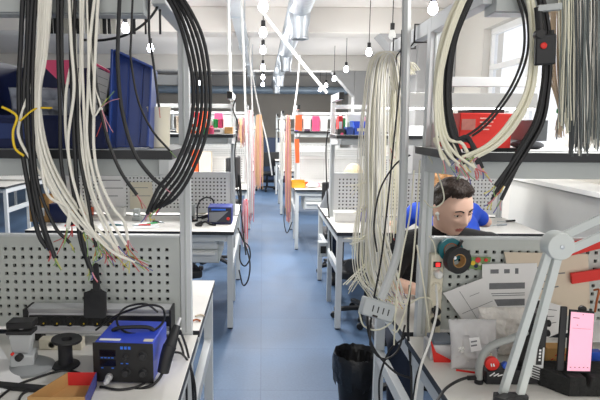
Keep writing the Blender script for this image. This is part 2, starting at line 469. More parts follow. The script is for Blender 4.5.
LX = [-.245, -.215, -.17, -.15, -.15]
RX = [.56, .575, .42, .32, .30]
Y0 = [1.29, 4.06, 6.82, 9.6, 12.4]
ln = ['nearest bench on the left of the aisle, thick cables hanging from its rail',
      'second bench on the left of the aisle, drawers and a dark blue device on it',
      'third bench on the left of the aisle, pink wire harnesses hanging at its end',
      'fourth bench on the left of the aisle, half hidden behind hanging harnesses',
      'farthest bench on the left of the aisle']
rn = ['nearest bench on the right of the aisle, magnifier lamp and papers at its panel',
      'second bench on the right of the aisle, white table with a purple cup',
      'third bench on the right of the aisle, drawers below a yellow tray',
      'fourth bench on the right of the aisle, in front of the far wall',
      'farthest bench on the right of the aisle']
LB = []; RB = []
for i in range(5):
    LB.append(bench(-1, LX[i], Y0[i], ln[i], uz=1.985 if i == 0 else 1.86, drawer=i == 1, rail=i == 0))
    RB.append(bench(1, RX[i], Y0[i], rn[i], uz=1.99 if i == 0 else 1.86, drawer=i in (2,), rear_arm=i == 0, rear=1.33 if i == 0 else 1.46, rail=i == 0, ux=.064 if i == 0 else .045, hood=i == 1, arms=True))
for k, (y, w) in enumerate(((6.9, 'nearer'), (9.8, 'farther'))):
    bench(-1, -3.3, y, 'pale workbench in the far left corner of the room, %s one' % w, rail=False)
YM = [y + .73 for y in Y0]

# ---- power drops: thin white conduits from ceiling to benches
def conduit(pts, label, r=.012, mt=WHT, w=None):
    c = MB().tube(curve(pts, 6), r, mt, 10)
    return tag(c.build('power_conduit'), label, 'conduit')
conduit([P(228, -20, 4.7), P(229, 40, 4.7), P(231, 97, 4.7)], 'white conduit dropping straight onto the second left bench')
conduit([P(240, 5, 5.6) + Vector((0, 0, .35)), P(244, 70, 5.9), P(247, 150, 6.2), P(248, 200, 6.25)], 'white conduit beside the pink harness left of the aisle')
conduit([P(249.5, 40, 8.6) + Vector((0, 0, .1)), P(252, 100, 8.6), P(254, 150, 8.6), P(255, 186, 8.6)], 'white conduit dropping behind the pink harness on the left')
conduit([P(247, 45, 8.8) + Vector((0, 0, .05)), P(257, 100, 8.9), P(267, 142, 9.0), P(272, 175, 9.2)], 'slanting white conduit leaning into the far aisle')
conduit([P(258, 6, 5.2), P(292, 50, 5.0), P(327, 93, 4.83)], 'white conduit slanting from the ceiling to the second right post', .014)
conduit([P(300, 55, 7.6), P(297, 90, 7.6), P(293, 117, 7.57)], 'white conduit dropping onto the third right bench')
# ================================================================== hanging cables
def cable(name, label, cat, group, pts, r, mt, cores=3, clen=.035, spread=.5, seed=0, n=8, ends=(1,), sheath=None):
    rnd = random.Random(seed)
    c = curve(pts, 7)
    mb = MB().tube(c, r, mt, n)
    o = tag(mb.build(name), label, cat, group)
    for e in ends:
        a, b_ = (c[-1], c[-2]) if e == 1 else (c[0], c[1])
        d = (a - b_).normalized()
        for k in range(cores):
            side = Vector((rnd.uniform(-1, 1), rnd.uniform(-.5, .5), rnd.uniform(-1, .3))) * spread
            q1 = a + d * clen * .45 + side * clen * .25
            q2 = a + d * clen * .8 + side * clen * rnd.uniform(.4, 1.1)
            w = MB().tube(curve([a - d * .004, q1, q2], 3), max(.0011, r * .3), CORE[rnd.randrange(5)], 5)
            w.build('wire_core', o, origin=WORLD[o])
    return o

def scr(path, Y, jit=0, rnd=None):           # (px,py[,Y]) list to points
    out = []
    for i, q in enumerate(path):
        y = q[2] if len(q) > 2 else Y
        p = P(q[0], q[1], y)
        if jit: p += Vector((rnd.uniform(-1, 1), rnd.uniform(-1, 1), rnd.uniform(-1, 1))) * jit
        out.append(p)
    return out

# left bundle, draped over the overhead rail of the near left bench (rail spans Y 1.52..1.60)
YR = 1.56
def over(px):                                   # start behind the rail, over its top, then down in front
    x = PX(px, 1.5, 1.99)
    return [Vector((x, 1.625, 1.86)), Vector((x, 1.622, 2.0)), Vector((x, 1.56, 2.02)), Vector((x, 1.497, 1.99))]
BL = 'black cable hanging over the near left rail among white ones, ends bare'
WL = 'white cable hanging over the near left rail, fanning out in front of panel'
blacks = [
    (24, [(21, 40), (19, 90), (21, 140), (29, 190), (38, 232), (47, 248)], .0068),
    (29, [(27, 50), (24, 100), (30, 160), (36, 205), (50, 250)], .0062),
    (34, [(30, 40), (28, 95), (30, 150), (41, 215), (55, 258)], .0062),
    (37, [(33, 60), (33, 120), (37, 180), (54, 225), (70, 243)], .005),
    (58, [(58, 45), (60, 110), (61, 160), (68, 205), (72, 225)], .0055),
    (62, [(62, 60), (66, 120), (70, 170), (77, 215), (80, 240), (89, 268)], .005),
    (70, [(71, 50), (73, 110), (76, 170), (80, 215), (85, 250), (92, 272)], .006),
    (76, [(74, 40), (77, 90), (79, 150), (88, 200), (96, 247)], .005),
    (88, [(89, 40), (91, 90), (89, 150), (88, 205), (89, 225)], .006),
    (93, [(93, 40), (97, 90), (108, 140), (121, 172), (137, 195)], .005),
    (120, [(118, 40), (118, 70), (122, 110), (133, 150), (150, 175), (165, 188)], .0055),
    (133, [(131, 40), (131, 60), (138, 100), (152, 130), (170, 151)], .003),
    (149, [(149, 30), (153, 60), (157, 90), (159, 107)], .0035),
]
for i, (px, path, r) in enumerate(blacks):
    off = (i % 4) * .006
    cable('black_cable', BL, 'cable', 'black cables on the near left rail', over(px) + scr(path, 1.487 - off), r, BLK if i % 2 else BLKS, 3 if i not in (10, 11, 12) else 1, seed=i)
whites = [
    (40, [(38, 40), (33, 80), (20, 120), (20, 140), (38, 170), (62, 205), (92, 238)]),
    (42, [(40, 45), (35, 90), (34, 130), (43, 170), (60, 205), (83, 232)]),
    (44, [(41, 50), (36, 100), (38, 145), (50, 185), (73, 215), (100, 243)]),
    (46, [(43, 40), (38, 90), (39, 140), (52, 180), (76, 218), (104, 245)]),
    (48, [(45, 45), (39, 95), (42, 140), (56, 180), (82, 220), (110, 250), (135, 262)]),
    (50, [(46, 50), (39, 100), (43, 145), (60, 185), (86, 222), (108, 247)]),
    (52, [(48, 40), (40, 95), (45, 140), (58, 175), (84, 215), (126, 256)]),
    (49, [(44, 60), (36, 110), (40, 150), (55, 190), (70, 210), (68, 230)]),
    (51, [(46, 55), (37, 105), (41, 160), (48, 195), (68, 208), (67, 228)]),
    (68, [(71, 40), (74, 90), (68, 140), (72, 175), (84, 215), (98, 240)]),
    (74, [(73, 50), (66, 95), (67, 145), (78, 190), (92, 225), (103, 250)]),
    (80, [(81, 45), (80, 85), (78, 130), (84, 170), (88, 210), (96, 235)]),
    (84, [(82, 50), (84, 110), (86, 150), (92, 190), (106, 222), (118, 246)]),
    (97, [(90, 40), (88, 95), (87, 140), (96, 185), (108, 215), (126, 245)]),
    (86, [(88, 40), (89, 80), (93, 115), (101, 107)]),
    (92, [(92, 50), (95, 85), (99, 100), (102, 110)]),
    (72, [(76, 60), (79, 110), (83, 150), (87, 180), (99, 215), (116, 250), (124, 254)]),
    (99, [(95, 60), (94, 110), (94, 150), (100, 180), (113, 208), (124, 222), (128, 240)]),
]
for i, (px, path) in enumerate(whites):
    off = (i % 5) * .005
    cable('white_cable', WL, 'cable', 'white cables on the near left rail', over(px) + scr(path, 1.478 - off), .0042 if i not in (14, 15) else .0026, CABW, 3, seed=40 + i, clen=.05, spread=.9)
tag(MB().tube(curve(scr([(164, -6, 1.6), (150, 18, 1.58), (128, 34, 1.57), (104, 40, 1.6), (84, 40, 1.64)], 1.5), 8), .0038, BLK, 8).build('black_cable'), 'single black cable sweeping sideways below the near left rail', 'cable')
t = MB().tube(curve(scr([(2, 107), (12, 112), (17, 118), (13, 132), (15, 148), (24, 156)], 1.46), 6), .0035, YEL, 8)
t.tube(curve(scr([(20, 121), (35, 109), (52, 108)], 1.46), 5), .0025, YEL, 6)
tag(t.build('cable_tie'), 'yellow cable tie looped round the near left cables', 'cable tie')

# coil of black cables on the arm by the left post
for i in range(5):
    k = i - 2
    pts = scr([(150 - i, -34), (166 + k * 3, -14), (184 + k * 3.6, 14 - k), (197 + k * 4.0, 52 - k * 3), (202 + k * 4.2, 96), (197 + k * 4.2, 135 + k), (182 + k * 4, 172 + k * 2), (167 + k * 4.5, 193 + k * 2), (155 + k * 4, 210 - k * 2)], 1.47 + .006 * (i % 3))
    cable('black_cable', 'thick black cable looping down beside the near left post, ends tied', 'cable', 'looped black cables by the near left post', pts, .0053 - .0004 * (i % 3), BLK if i % 2 else BLKS, 2, seed=90 + i, clen=.03)

# ---------------------------------------------------------------- right coil, draped over a hook on the near right rail
BR = 'black cable of the big coil looped below the near right rail'
WR = 'cream cable of the big coil looped below the near right rail'
lend = [(450, 166), (459, 168), (467, 172), (475, 170), (482, 168), (464, 164), (478, 164), (456, 160)]
for i in range(8):
    k = i - 3.5; ex, ey = lend[i]
    pts = scr([(500, -40), (478 + k, -22), (462 + k * 2.0, 5), (449 + k * 2.0, 38), (443 + k * 2.1, 75), (443 + k * 2.1, 110), (449 + k * 2.2, 138), (ex - 12 + k, ey - 26), (ex, ey)], 1.48 + .007 * (i % 3))
    blk = i >= 4
    cable('black_cable' if blk else 'cream_cable', BR if blk else WR, 'cable', ('black' if blk else 'cream') + ' cables of the near right coil', pts, .0062 if blk else .0048, (BLK if i % 2 else BLKS) if blk else CABC, 3, seed=120 + i, clen=.032, spread=.6)
for i in range(3):                               # thin whites fanning with the coil
    pts = scr([(490, -36), (466 + i * 2, -10), (446 + i * 2, 40), (436 + i * 2, 90), (436 + i * 3, 130), (440 + i * 7, 152), (443 + i * 16, 160 + i * 4)], 1.46)
    cable('cream_cable', WR, 'cable', 'cream cables of the near right coil', pts, .004, CABC, 3, seed=160 + i, clen=.035, spread=.6)
for i in range(2):                               # the thin pair inside the loop
    pts = scr([(505, -34), (518 + i * 4, 0), (524 + i * 4, 25), (523 + i * 4, 55), (512 + i * 4, 85), (494 + i * 4, 112), (478 + i * 5, 128), (466 + i * 6, 136)], 1.50 + i * .01)
    cable('black_cable', 'thin black cable of the pair crossing inside the right coil', 'cable', 'thin black pair inside the right coil', pts, .0036, BLK, 2, seed=170 + i, clen=.03)
for i in range(10):                              # right limb
    k = i - 4.5; blk = i >= 5
    ex = 500 + k * 5; ey = 178 + k * 2.2
    if blk: ex, ey = 492 + (i - 5) * 3, 186 + (i % 3) * 7
    pts = scr([(510, -42), (532 + k, -18), (541 + k * 1.5, 20), (543 + k * 1.7, 60), (541 + k * 1.7, 90), (533 + k * 2.2, 122), (517 + k * 2.4, 150), (ex, ey)] if blk else
              [(510, -42), (528 + k, -18), (537 + k * 1.5, 20), (538 + k * 1.7, 60), (533 + k * 2, 95), (518 + k * 2.6, 125), (500 + k * 3, 145), (480 + k * 4, 157)], 1.47 + .006 * (i % 3))
    cable('black_cable' if blk else 'cream_cable', BR if blk else WR, 'cable', ('black' if blk else 'cream') + ' cables of the near right coil', pts, .0052 if blk else .0040, (BLK if i % 2 else BLKS) if blk else CABC, 3, seed=200 + i, clen=.03, spread=.6)

# ---------------------------------------------------------------- uncountable thin wires
def bundle(name, label, cat, paths, N, r, mts, jit, Y, seed, n=5, endjit=0, weights=None, core=False):
    rnd = random.Random(seed); mb = MB()
    for i in range(N):
        a = rnd.random()
        sx = rnd.gauss(0, 1); sy = rnd.gauss(0, 1)
        pts = []
        pa = rnd.choice(paths)
        for j, q in enumerate(pa):
            y = q[2] if len(q) > 2 else Y
            wdt = (q[3] if len(q) > 3 else jit)
            p = P(q[0] + sx * wdt, q[1] + rnd.uniform(-1, 1) * (endjit if j == len(pa) - 1 else 1), y)
            p.y += sy * wdt * y / F * .8
            p += Vector((rnd.uniform(-1, 1), rnd.uniform(-1, 1), 0)) * .004
            pts.append(p)
        mt = rnd.choices(mts, weights)[0]
        c = curve(pts, 5)
        mb.tube(c, r, mt, n)
        if core:
            d = (c[-1] - c[-2]).normalized()
            mb.tube([c[-1], c[-1] + d * .02 + Vector((rnd.uniform(-1, 1), 0, rnd.uniform(-1, 1))) * .008], r * .7, rnd.choice(CORE), 4)
    return tag(mb.build(name), label, cat, None, 'stuff')
# big white hank draped over the rear arm of the near right bench
yb = 2.42
bundle('wire_hank', 'big hank of thin white wires draped over the rear arm of the near right bench', 'wires',
       [[(404, 96, yb, 3), (398, 61, yb, 3), (389, 53, yb, 3), (380, 64, yb, 4), (377, 100, yb, 5), (376, 150, yb, 6), (376, 200, yb, 6), (377, 235, yb, 7), (384, 268, yb, 9), (393, 296, 2.4, 8)],
        [(400, 90, yb, 3), (394, 58, yb, 3), (386, 53, yb, 3), (379, 64, yb, 4), (375, 100, yb, 5), (373, 150, yb, 6), (372, 200, yb, 6), (370, 240, yb, 7), (374, 275, yb, 8), (386, 300, 2.35, 6)]],
       110, .0022, [CABW, CABC, WHT], 5, yb, 5, endjit=8, core=True)
bundle('wire_hank', 'second hank of white wires with reddish tips behind the grey conduit', 'wires',
       [[(415, 70, yb + .08, 2), (405, 62, yb + .08, 3), (397, 70, yb + .08, 3), (395, 100, yb + .1, 5), (394, 130, yb + .1, 6), (393, 152, yb + .1, 6)],
        [(412, 74, yb + .08, 2), (404, 66, yb + .08, 3), (398, 75, yb + .08, 3), (400, 100, yb + .1, 4), (398, 150, yb + .1, 4), (395, 190, yb + .1, 5), (393, 240, yb + .1, 5)]],
       60, .002, [CABW, CABC], 5, yb, 6, endjit=14, core=True)
bundle('wire_ends', 'loose white wire ends sticking out left of the big white hank', 'wires',
       [[(376, 195, yb, 3), (366, 205, yb, 3), (354, 209, yb, 6)], [(374, 230, yb, 3), (364, 238, yb, 4), (352, 240, yb, 6)], [(372, 262, yb, 2), (362, 275, yb, 3), (352, 288, yb, 3)], [(374, 180, yb, 3), (362, 184, yb, 3), (352, 190, yb, 4)]],
       34, .0019, [CABW, CABC], 5, yb, 8, endjit=7)
# dark and white wire curtain hanging from the near right rail
DKW = mat('dark_grey_wire', (74, 80, 82), .5, var=.15)
MGW = mat('mid_grey_wire', (128, 136, 134), .5, var=.1)
for nm, lb, px, wd, nn, wts, y1, mts in (
        ('wire_curtain', 'curtain of fine dark grey wires hanging at the far right of the rail', 579, 4.4, 60, [4, 2, 2], 148, [DKW, MGW, CABW]),
        ('wire_curtain', 'curtain of fine white and grey wires at the right edge', 596, 4.5, 60, [2, 3, 4], 142, [DKW, MGW, CABW]),
        ('wire_curtain', 'pale wire hank between the switch box and the dark wire curtain', 567, 2.6, 40, [1, 2, 6], 125, [DKW, MGW, CABC])):
    bundle(nm, lb, 'wires', [[(px, -44, 1.53, wd), (px, -30, 1.47, wd), (px, 20, 1.46, wd), (px, 80, 1.46, wd * 1.05), (px - 1, y1, 1.46, wd * 1.2)]], nn, .0017, mts, wd, 1.46, hash(lb) % 97 if False else len(lb), endjit=9, weights=wts)
t = thing('fibre_bundle', 'cream fibre bundle gathered by green caps beside the dark wire curtain', 'wires', P(556, 130, 1.52))
rnd = random.Random(3); mb = MB()
for i in range(60):
    a = rnd.uniform(-1, 1)
    mb.tube(curve([P(558 + a * 10, -20, 1.53), P(557 + a * 10, 40, 1.51), P(557 + a * 10, 70, 1.50 + rnd.uniform(-.01, .01)), P(560 + a * 2, 108, 1.5), P(559 + a * 3 + rnd.uniform(-3, 3), 130 + rnd.uniform(-8, 8), 1.5)], 4), .0014, mat('cream_fibre', (236, 214, 188), .5, var=.08), 4)
o = build_child(mb, 'fibres', t); o['kind'] = 'stuff'
for (px, py) in ((564, 100), (559, 111)):
    q = P(px, py, 1.49); build_child(MB().lathe([(.006, -.006), (.007, 0), (.006, .006)], GREEN, q, 10), 'cap', t)
# black ties on the rear arm and cables along the near right post
for i, (px, y) in enumerate(((388, 2.55), (398, 2.38), (411, 2.2))):
    x = PX(px, y, 1.95)
    x = .56 + .064
    q = MB(); 
    c = [(x + .027 * a, y, 1.9625 + .034 * b_) for a, b_ in ((-1, -1), (1, -1), (1, 1), (-1, 1), (-1, -1))]
    q.tube(c, .004, BLK, 6)
    q.tube(curve([c[0], (x - .05, y + .01, 1.89), (x - .035, y + .02, 1.82)], 4), .0028, BLK, 6)
    tag(q.build('cable_tie'), ['black tie round the rear right arm, farthest of three', 'black tie round the rear right arm, middle of three', 'black tie round the rear right arm, nearest the post'][i], 'cable tie')
RB1 = [
    ('long black cable running down past the big white hank', 'black_cable', BLK, .0038, [(402, 30, 2.3), (400, 80, 2.28), (394, 140, 2.25), (388, 200, 2.22), (381, 260, 2.15), (372, 310, 2.05), (370, 345, 1.95)]),
    ('black cable bowing left across the white hank below the conduit', 'black_cable', BLK, .0036, [(410, 155, 2.1), (395, 165, 2.15), (380, 190, 2.18), (374, 225, 2.18), (377, 252, 2.15)]),
    ('cream cable hanging along the near right post, leftmost', 'cream_cable', CABC, .0032, [(414, 170, 1.98), (410, 215, 1.98), (402, 255, 1.98), (396, 300, 1.96), (394, 345, 1.95)]),
    ('cream cable hanging along the near right post, middle', 'cream_cable', CABC, .0032, [(420, 160, 1.98), (417, 210, 1.98), (413, 260, 1.98), (408, 300, 1.97), (398, 330, 1.95), (392, 330, 1.95)]),
    ('cream cable hanging along the near right post, rightmost', 'cream_cable', CABC, .0032, [(417, 245, 1.97), (422, 275, 1.96), (427, 310, 1.94), (430, 338, 1.9)]),
    ('black cable hanging down the foot of the near right post, leftmost', 'black_cable', BLK, .0042, [(368, 300, 2.0), (368, 330, 1.95), (376, 352, 1.9), (395, 372, 1.85), (410, 378, 1.85)]),
    ('black cable looping under the grey outlet box', 'black_cable', BLK, .004, [(405, 325, 1.95), (398, 350, 1.93), (384, 359, 1.92), (372, 348, 1.92), (369, 325, 1.95)]),
    ('black cable falling to the floor behind the bin', 'black_cable', BLK, .0042, [(404, 338, 1.98), (390, 350, 2.0), (381, 372, 2.0), (379, 390, 2.0), (381, 420, 2.0)]),
    ('black cable running straight down the near right post', 'black_cable', BLK, .005, [(410, 285, 1.98), (408, 330, 1.97), (411, 370, 1.95), (412, 430, 1.9)]),
    ('cream cable drooping beneath the grey outlet box', 'cream_cable', CABC, .0032, [(359, 312, 1.98), (364, 326, 1.98), (378, 330, 1.97), (393, 320, 1.96), (398, 300, 1.97)]),
    ('white cord dropping from the socket strip past the desk edge', 'white_cable', WHT, .0042, [(436, 285, 1.95), (437, 310, 1.85), (430, 340, 1.75), (421, 366, 1.7), (415, 400, 1.65), (412, 440, 1.6)]),
    ('black lead hanging below the socket strip', 'black_cable', BLK, .004, [(435, 312, 1.93), (434, 330, 1.88), (426, 350, 1.8), (416, 380, 1.75), (412, 420, 1.7)]),
    ('cream cable crossing from the hank to the socket strip', 'cream_cable', CABC, .003, [(398, 302, 1.99), (408, 304, 1.98), (420, 298, 1.975), (430, 299, 1.975), (434, 310, 1.97)]),
    ('cream cable hooked over the man in front of dark hair', 'cream_cable', CABC, .0026, [(425, 150, 1.94), (437, 172, 1.93), (444, 196, 1.93), (440, 205, 1.94), (431, 207, 1.96), (424, 200, 1.98)]),
    ('thin cream lead from the panel top down to the strip', 'cream_cable', CABC, .0024, [(429, 236, 1.97), (434, 244, 1.965), (436, 258, 1.965)]),
    ('black lead hanging down the second right post', 'black_cable', BLK, .006, [(328, 130, 4.72), (326, 150, 4.72), (327, 190, 4.72), (330, 230, 4.7), (331, 262, 4.66)]),
    ('black lead wriggling down the second left post', 'black_cable', BLK, .006, [(236, 98, 4.72), (233, 110, 4.72), (238, 125, 4.72), (235, 150, 4.70), (236, 180, 4.7), (240, 205, 4.7), (243, 230, 4.6), (246, 255, 4.5)]),
    ('black lead dangling from the second left table by the aisle', 'black_cable', BLK, .006, [(238, 228, 4.5), (243, 240, 4.4), (249, 247, 4.35), (250, 258, 4.3), (245, 266, 4.3), (240, 260, 4.3), (240, 245, 4.35)]),
    ('black lead dangling at the corner of the second left bench', 'black_cable', BLK, .006, [(240, 232, 4.2), (247, 250, 4.15), (250, 265, 4.1), (248, 280, 4.1), (243, 285, 4.15), (239, 270, 4.2)]),
    ('black lead dropping behind the third right bench leg', 'black_cable', BLK, .006, [(286, 200, 7.3), (284, 220, 7.2), (287, 233, 7.1), (292, 222, 7.0)]),
]
for lb, nm, mt, r, path in RB1:
    tag(MB().tube(curve(scr(path, 2), 7), r, mt, 8).build(nm), lb, 'cable')
# pink and tan harnesses hanging at the third and fourth benches
HP = mat('pink_wire', (214, 150, 160), .55, var=.1); HT = mat('tan_wire', (206, 170, 130), .55, var=.1); HM = mat('mauve_wire', (170, 120, 130), .55, var=.1)
def harness(px, y0, y1, Y, lb, mts, wd, N=60, seed=1):
    bundle('wire_harness', lb, 'wires', [[(px + wd * .3, y0 + 4, Y - .06, wd * .2), (px, y0, Y - .08, wd * .3), (px, (y0 * 3 + y1) / 4, Y - .1, wd * .42), (px, (y0 + y1) / 2, Y - .1, wd * .5), (px, y1, Y - .1, wd * .45)]], N, .004, mts, wd, Y, seed, endjit=8)
harness(250, 112, 216, 7.2, 'pink wire harness hanging left of the aisle, the nearest one', [HP, HM, WHT, GREYD], 3.4, 50, 11)
harness(259, 116, 182, 8.6, 'tan wire harness hanging left of the aisle behind the pink one', [HT, HT, HP], 4, 60, 12)
harness(242, 118, 140, 6.3, 'mauve wire harness tucked behind the second left post', [HM, HT], 4, 40, 13)
harness(246, 200, 240, 6.0, 'pink tangle of wires drooping beside the second left table', [HP, REDP, WHT, HM], 3, 30, 14)
harness(288, 117, 215, 7.3, 'tan and pink harness hanging at the third right bench end', [HT, HP, HM], 2.6, 60, 15)
harness(282, 126, 172, 9.6, 'white wire harness hanging at the fourth right bench', [WHT, CABW], 2.2, 40, 16)
# ================================================================== helpers for items
def fit(px0, px1, Y, z):             # x range seen between two columns at depth Y
    return PX(px0, Y, z), PX(px1, Y, z)
def solid(name, label, cat, x0, x1, y0, y1, z0, z1, mt, group=None, bevel=.002, M=None):
    return tag(MB().box(x0, x1, y0, y1, z0, z1, mt).build(name, bevel=bevel), label, cat, group)
def rotz(c, a): return Matrix.Translation(Vector(c)) @ Matrix.Rotation(R(a), 4, 'Z') @ Matrix.Translation(-Vector(c))
def bin_mesh(mb, x0, x1, y0, y1, z0, z1, lip, mt, t=.004):      # open-front picking bin
    h = z1 - z0
    mb.box(x0, x1, y0, y1, z0, z0 + t, mt)
    mb.box(x0, x1, y1 - t, y1, z0 + t, z1, mt)
    mb.box(x0 + t, x1 - t, y0, y0 + t, z0 + t, z0 + h * lip, mt)
    d = y1 - y0
    for a, b_ in ((x0, x0 + t), (x1 - t, x1)):
        mb.prism([(y0, z0 + t), (y1 - t, z0 + t), (y1 - t, z1), (y0 + d * .45, z1), (y0 + d * .1, z0 + h * lip), (y0, z0 + h * lip)], a, b_, mt, 'x')
    mb.box(x0 - .004, x0, y0 + d * .45, y1, z1 - .012, z1, mt); mb.box(x1, x1 + .004, y0 + d * .45, y1, z1 - .012, z1, mt)
    mb.box(x0 + .01, x1 - .01, y0 - .006, y0, z0 + h * lip - .012, z0 + h * lip, mt)
    return mb
def sheet(name, label, corners, Y, mt=PAPER, marks=(), t=.0012, cat='paper', curl=0):
    pts = [P(a, b_, Y) for a, b_ in corners]
    mb = MB().slab(pts, (0, -1, 0), t, mt)
    def at(u, v):
        return (pts[0] * (1 - u) + pts[1] * u) * (1 - v) + (pts[3] * (1 - u) + pts[2] * u) * v + Vector((0, -t - .0004, 0))
    o = tag(mb.build(name), label, cat)
    for (u0, v0, u1, v1) in marks:
        m2 = MB().slab([at(u0, v0), at(u1, v0), at(u1, v1), at(u0, v1)], (0, -1, 0), .0004, INK)
        m2.build('printed_mark', o, origin=WORLD[o])
    return o
ZS = 1.525      # shelf top
# ================================================================== near left bench: shelf
Yb = 1.62
t = thing('storage_bin', 'large navy open-front bin on the near left shelf', 'storage bin', (-.62, 1.78, ZS))
x0, x1 = fit(-30, 106, Yb, 1.6)
mb = bin_mesh(MB(), x0, x1, Yb, 2.0, ZS + .001, 1.80, .36, NAVY); build_child(mb, 'bin_body', t, bevel=.001)
build_child(MB().box(x0 + .05, x0 + .17, Yb - .009, Yb - .0065, ZS + .03, ZS + .075, mat('bin_blue_label', (36, 56, 110), .4)), 'label_holder', t)  # label holder in a lighter blue than the bin
t = thing('storage_bin', 'bright blue bin standing on end beside the navy one', 'storage bin', P(135, 148, 1.72))
q = MB()
A = [P(115, 147.5, 1.70), P(152, 147.5, 1.70), P(156, 70, 1.74), P(118, 53, 1.72)]
q.slab(A, (0, 1, 0), .01, BLUEB); build_child(q, 'bin_floor', t, bevel=.003)
q = MB()
for i, j in ((0, 3), (1, 2), (3, 2)):
    a, b_ = A[i] + Vector((0, -.03, 0)), A[j] + Vector((0, -.03, 0))
    q.bar(a, b_, .08, .007, BLUEB, up=(1, 0, 0) if i != 3 else (0, 0, 1))
build_child(q, 'bin_wall', t, bevel=.002)
q = MB()
for k in range(2): q.bar(A[0].lerp(A[1], .3 + k * .35) + Vector((0, -.004, .01)), A[3].lerp(A[2], .3 + k * .35) + Vector((0, -.004, -.01)), .006, .006, BLUEB)
build_child(q, 'rib', t)
# contents
q = MB().bar(P(30, 62, 1.84), P(100, 62, 1.84), .16, .004, PINK, up=(0, -.35, 1))
solid_pink = MB().slab([P(37, 60, 1.80), P(70, 60, 1.80), P(68, 84, 1.80), P(62, 84, 1.80)], (0, 1, 0), .02, PINK)
tag(solid_pink.build('folder'), 'pink folder standing in the navy bin behind cables', 'folder')
pp = MB().slab([P(92, 66, 1.78), P(110, 74, 1.78), P(104, 112, 1.78), P(92, 112, 1.78)], (0, 1, 0), .03, PAPER)
o = tag(pp.build('paper_stack'), 'stack of white sheets with pink top edge in the navy bin', 'paper')
for k in range(5):
    a = P(93, 74 + k * 7, 1.779); b_ = P(108 - k, 80 + k * 7, 1.779)
    MB().bar(a, b_, .0005, .0012, INK).build('printed_mark', o, origin=WORLD[o])
MB().bar(P(91, 61.5, 1.785), P(111, 72.5, 1.785), .03, .007, PINK).build('pink_cover', o, origin=WORLD[o])
def zipbag(name, label, c, w, h, d, mt, seed, cat='bag', tilt=0, inside=None):
    rnd = random.Random(seed)
    nx, nz = 22, 20; vs = []; fs = []
    for sgn in (-1, 1):
        for j in range(nz + 1):
            for i in range(nx + 1):
                u, v = i / nx, j / nz
                pil = (math.sin(math.pi * u) * math.sin(math.pi * v)) ** .5
                x = (u - .5) * w * (1 - .06 * math.sin(math.pi * v)); z = v * h
                y = sgn * (pil * d / 2 + .001) + pil * (rnd.uniform(-1, 1) * .007 + .008 * math.sin(9 * u + 14 * v + seed) + .006 * math.sin(21 * u - 8 * v) + .004 * math.sin(30 * v + 12 * u * u)) + tilt * v
                vs.append(Vector((c[0] + x, c[1] + y, c[2] + z + (0 if j == 0 else rnd.uniform(-.002, .002)))))
    N = (nx + 1) * (nz + 1)
    for k in range(2):
        for j in range(nz):
            for i in range(nx):
                a = k * N + j * (nx + 1) + i; fs.append((a, a + 1, a + nx + 2, a + nx + 1))
    for j in range(nz):
        for i in (0, nx): a = j * (nx + 1) + i; fs.append((a, a + nx + 1, a + nx + 1 + N, a + N))
    for i in range(nx):
        for j in (0, nz): a = j * (nx + 1) + i; fs.append((a, a + 1, a + 1 + N, a + N))
    mb = MB().add(vs, fs, mt)
    return tag(mb.build(name, ang=80), label, cat)
BAGM = mat('clear_grey_bag', (170, 176, 190), .18, var=.25, scale=40, alpha=.75)
bp = P(40, 116, 1.70)
zipbag('plastic_bag', 'clear bag of dark small parts lying in the navy bin', (bp.x, 1.715, ZS + .075), .20, .11, .06, mat('dark_parts_bag', (150, 156, 170), .2, var=.5, scale=45), 4)
# cream container
t = thing('container', 'cream plastic beaker at the right end of the near left shelf', 'container', P(159, 149, 1.74))
c = P(158.5, 148, 1.75); c.z = ZS
build_child(MB().lathe([(.030, .001), (.036, .004), (.041, .125), (.043, .128), (.041, .13), (.038, .128), (.034, .01)], mat('cream_beaker', (232, 226, 206), .45, var=.03), c, 28, close=False), 'beaker_body', t)
# ================================================================== near left bench: desk
# black tag paddle hooked on the panel
t = thing('paddle', 'black flat paddle with a long handle hung on the near left panel', 'paddle', P(96, 317, 1.985))
q = MB().slab([P(84, 292, 1.932), P(93, 289, 1.937), P(101, 289, 1.937), P(107, 292, 1.932), P(107, 315, 1.888), P(105, 317, 1.885), P(86, 317, 1.885), P(84, 315, 1.888)], (0, -1, -.5), .008, BLKS); build_child(q, 'blade', t, bevel=.002)
q = MB().slab([P(93, 264, 1.984), P(96, 262, 1.987), P(99, 264, 1.984), P(101, 289.5, 1.936), P(93, 289.5, 1.936)], (0, -1, -.5), .008, BLKS); build_child(q, 'handle', t, bevel=.003)
# power strip
t = thing('power_strip', 'aluminium power strip with round sockets at the foot of the near left panel', 'power strip', (-.6, 1.93, ZT))
x0, x1 = fit(25, 171, 1.9, .9)
zt, zb = P(90, 303, 1.985).z, P(90, 334, 1.9).z
q = MB().prism([(1.90, zb), (1.90, zb + .012), (1.915, zb + .02), (1.93, zt - .02), (1.92, zt), (1.985, zt), (1.985, zb)], x0, x1, ALU, 'x'); build_child(q, 'housing', t, bevel=.0015)
q = MB(); q.bar((x0 + .01, 1.9205, (zt + zb) / 2 - .003), (x1 - .005, 1.9205, (zt + zb) / 2 - .003), .008, .042, BLK); build_child(q, 'socket_face', t)
for k in range(6):
    sx = PX(42 + k * 13.5, 1.9, .87)
    M = Matrix.Rotation(R(90), 4, 'X')
    sk = build_child(MB().lathe([(.019, 0), (.019, .004), (.017, .004), (.015, -.0005)], BLKS, (sx, 1.917, (zt + zb) / 2 - .003), 20, M), 'socket', t)
    MB().sphere((sx + .004, 1.9115, (zt + zb) / 2 - .01), .003, YEL, 8, 6).build('contact', sk, origin=WORLD[t])
for k, x in enumerate((x0, x1)): build_child(MB().box(x - .004, x + .004, 1.898, 1.984, zb - .004, zt + .003, BLK), 'end_cap', t, bevel=.001)
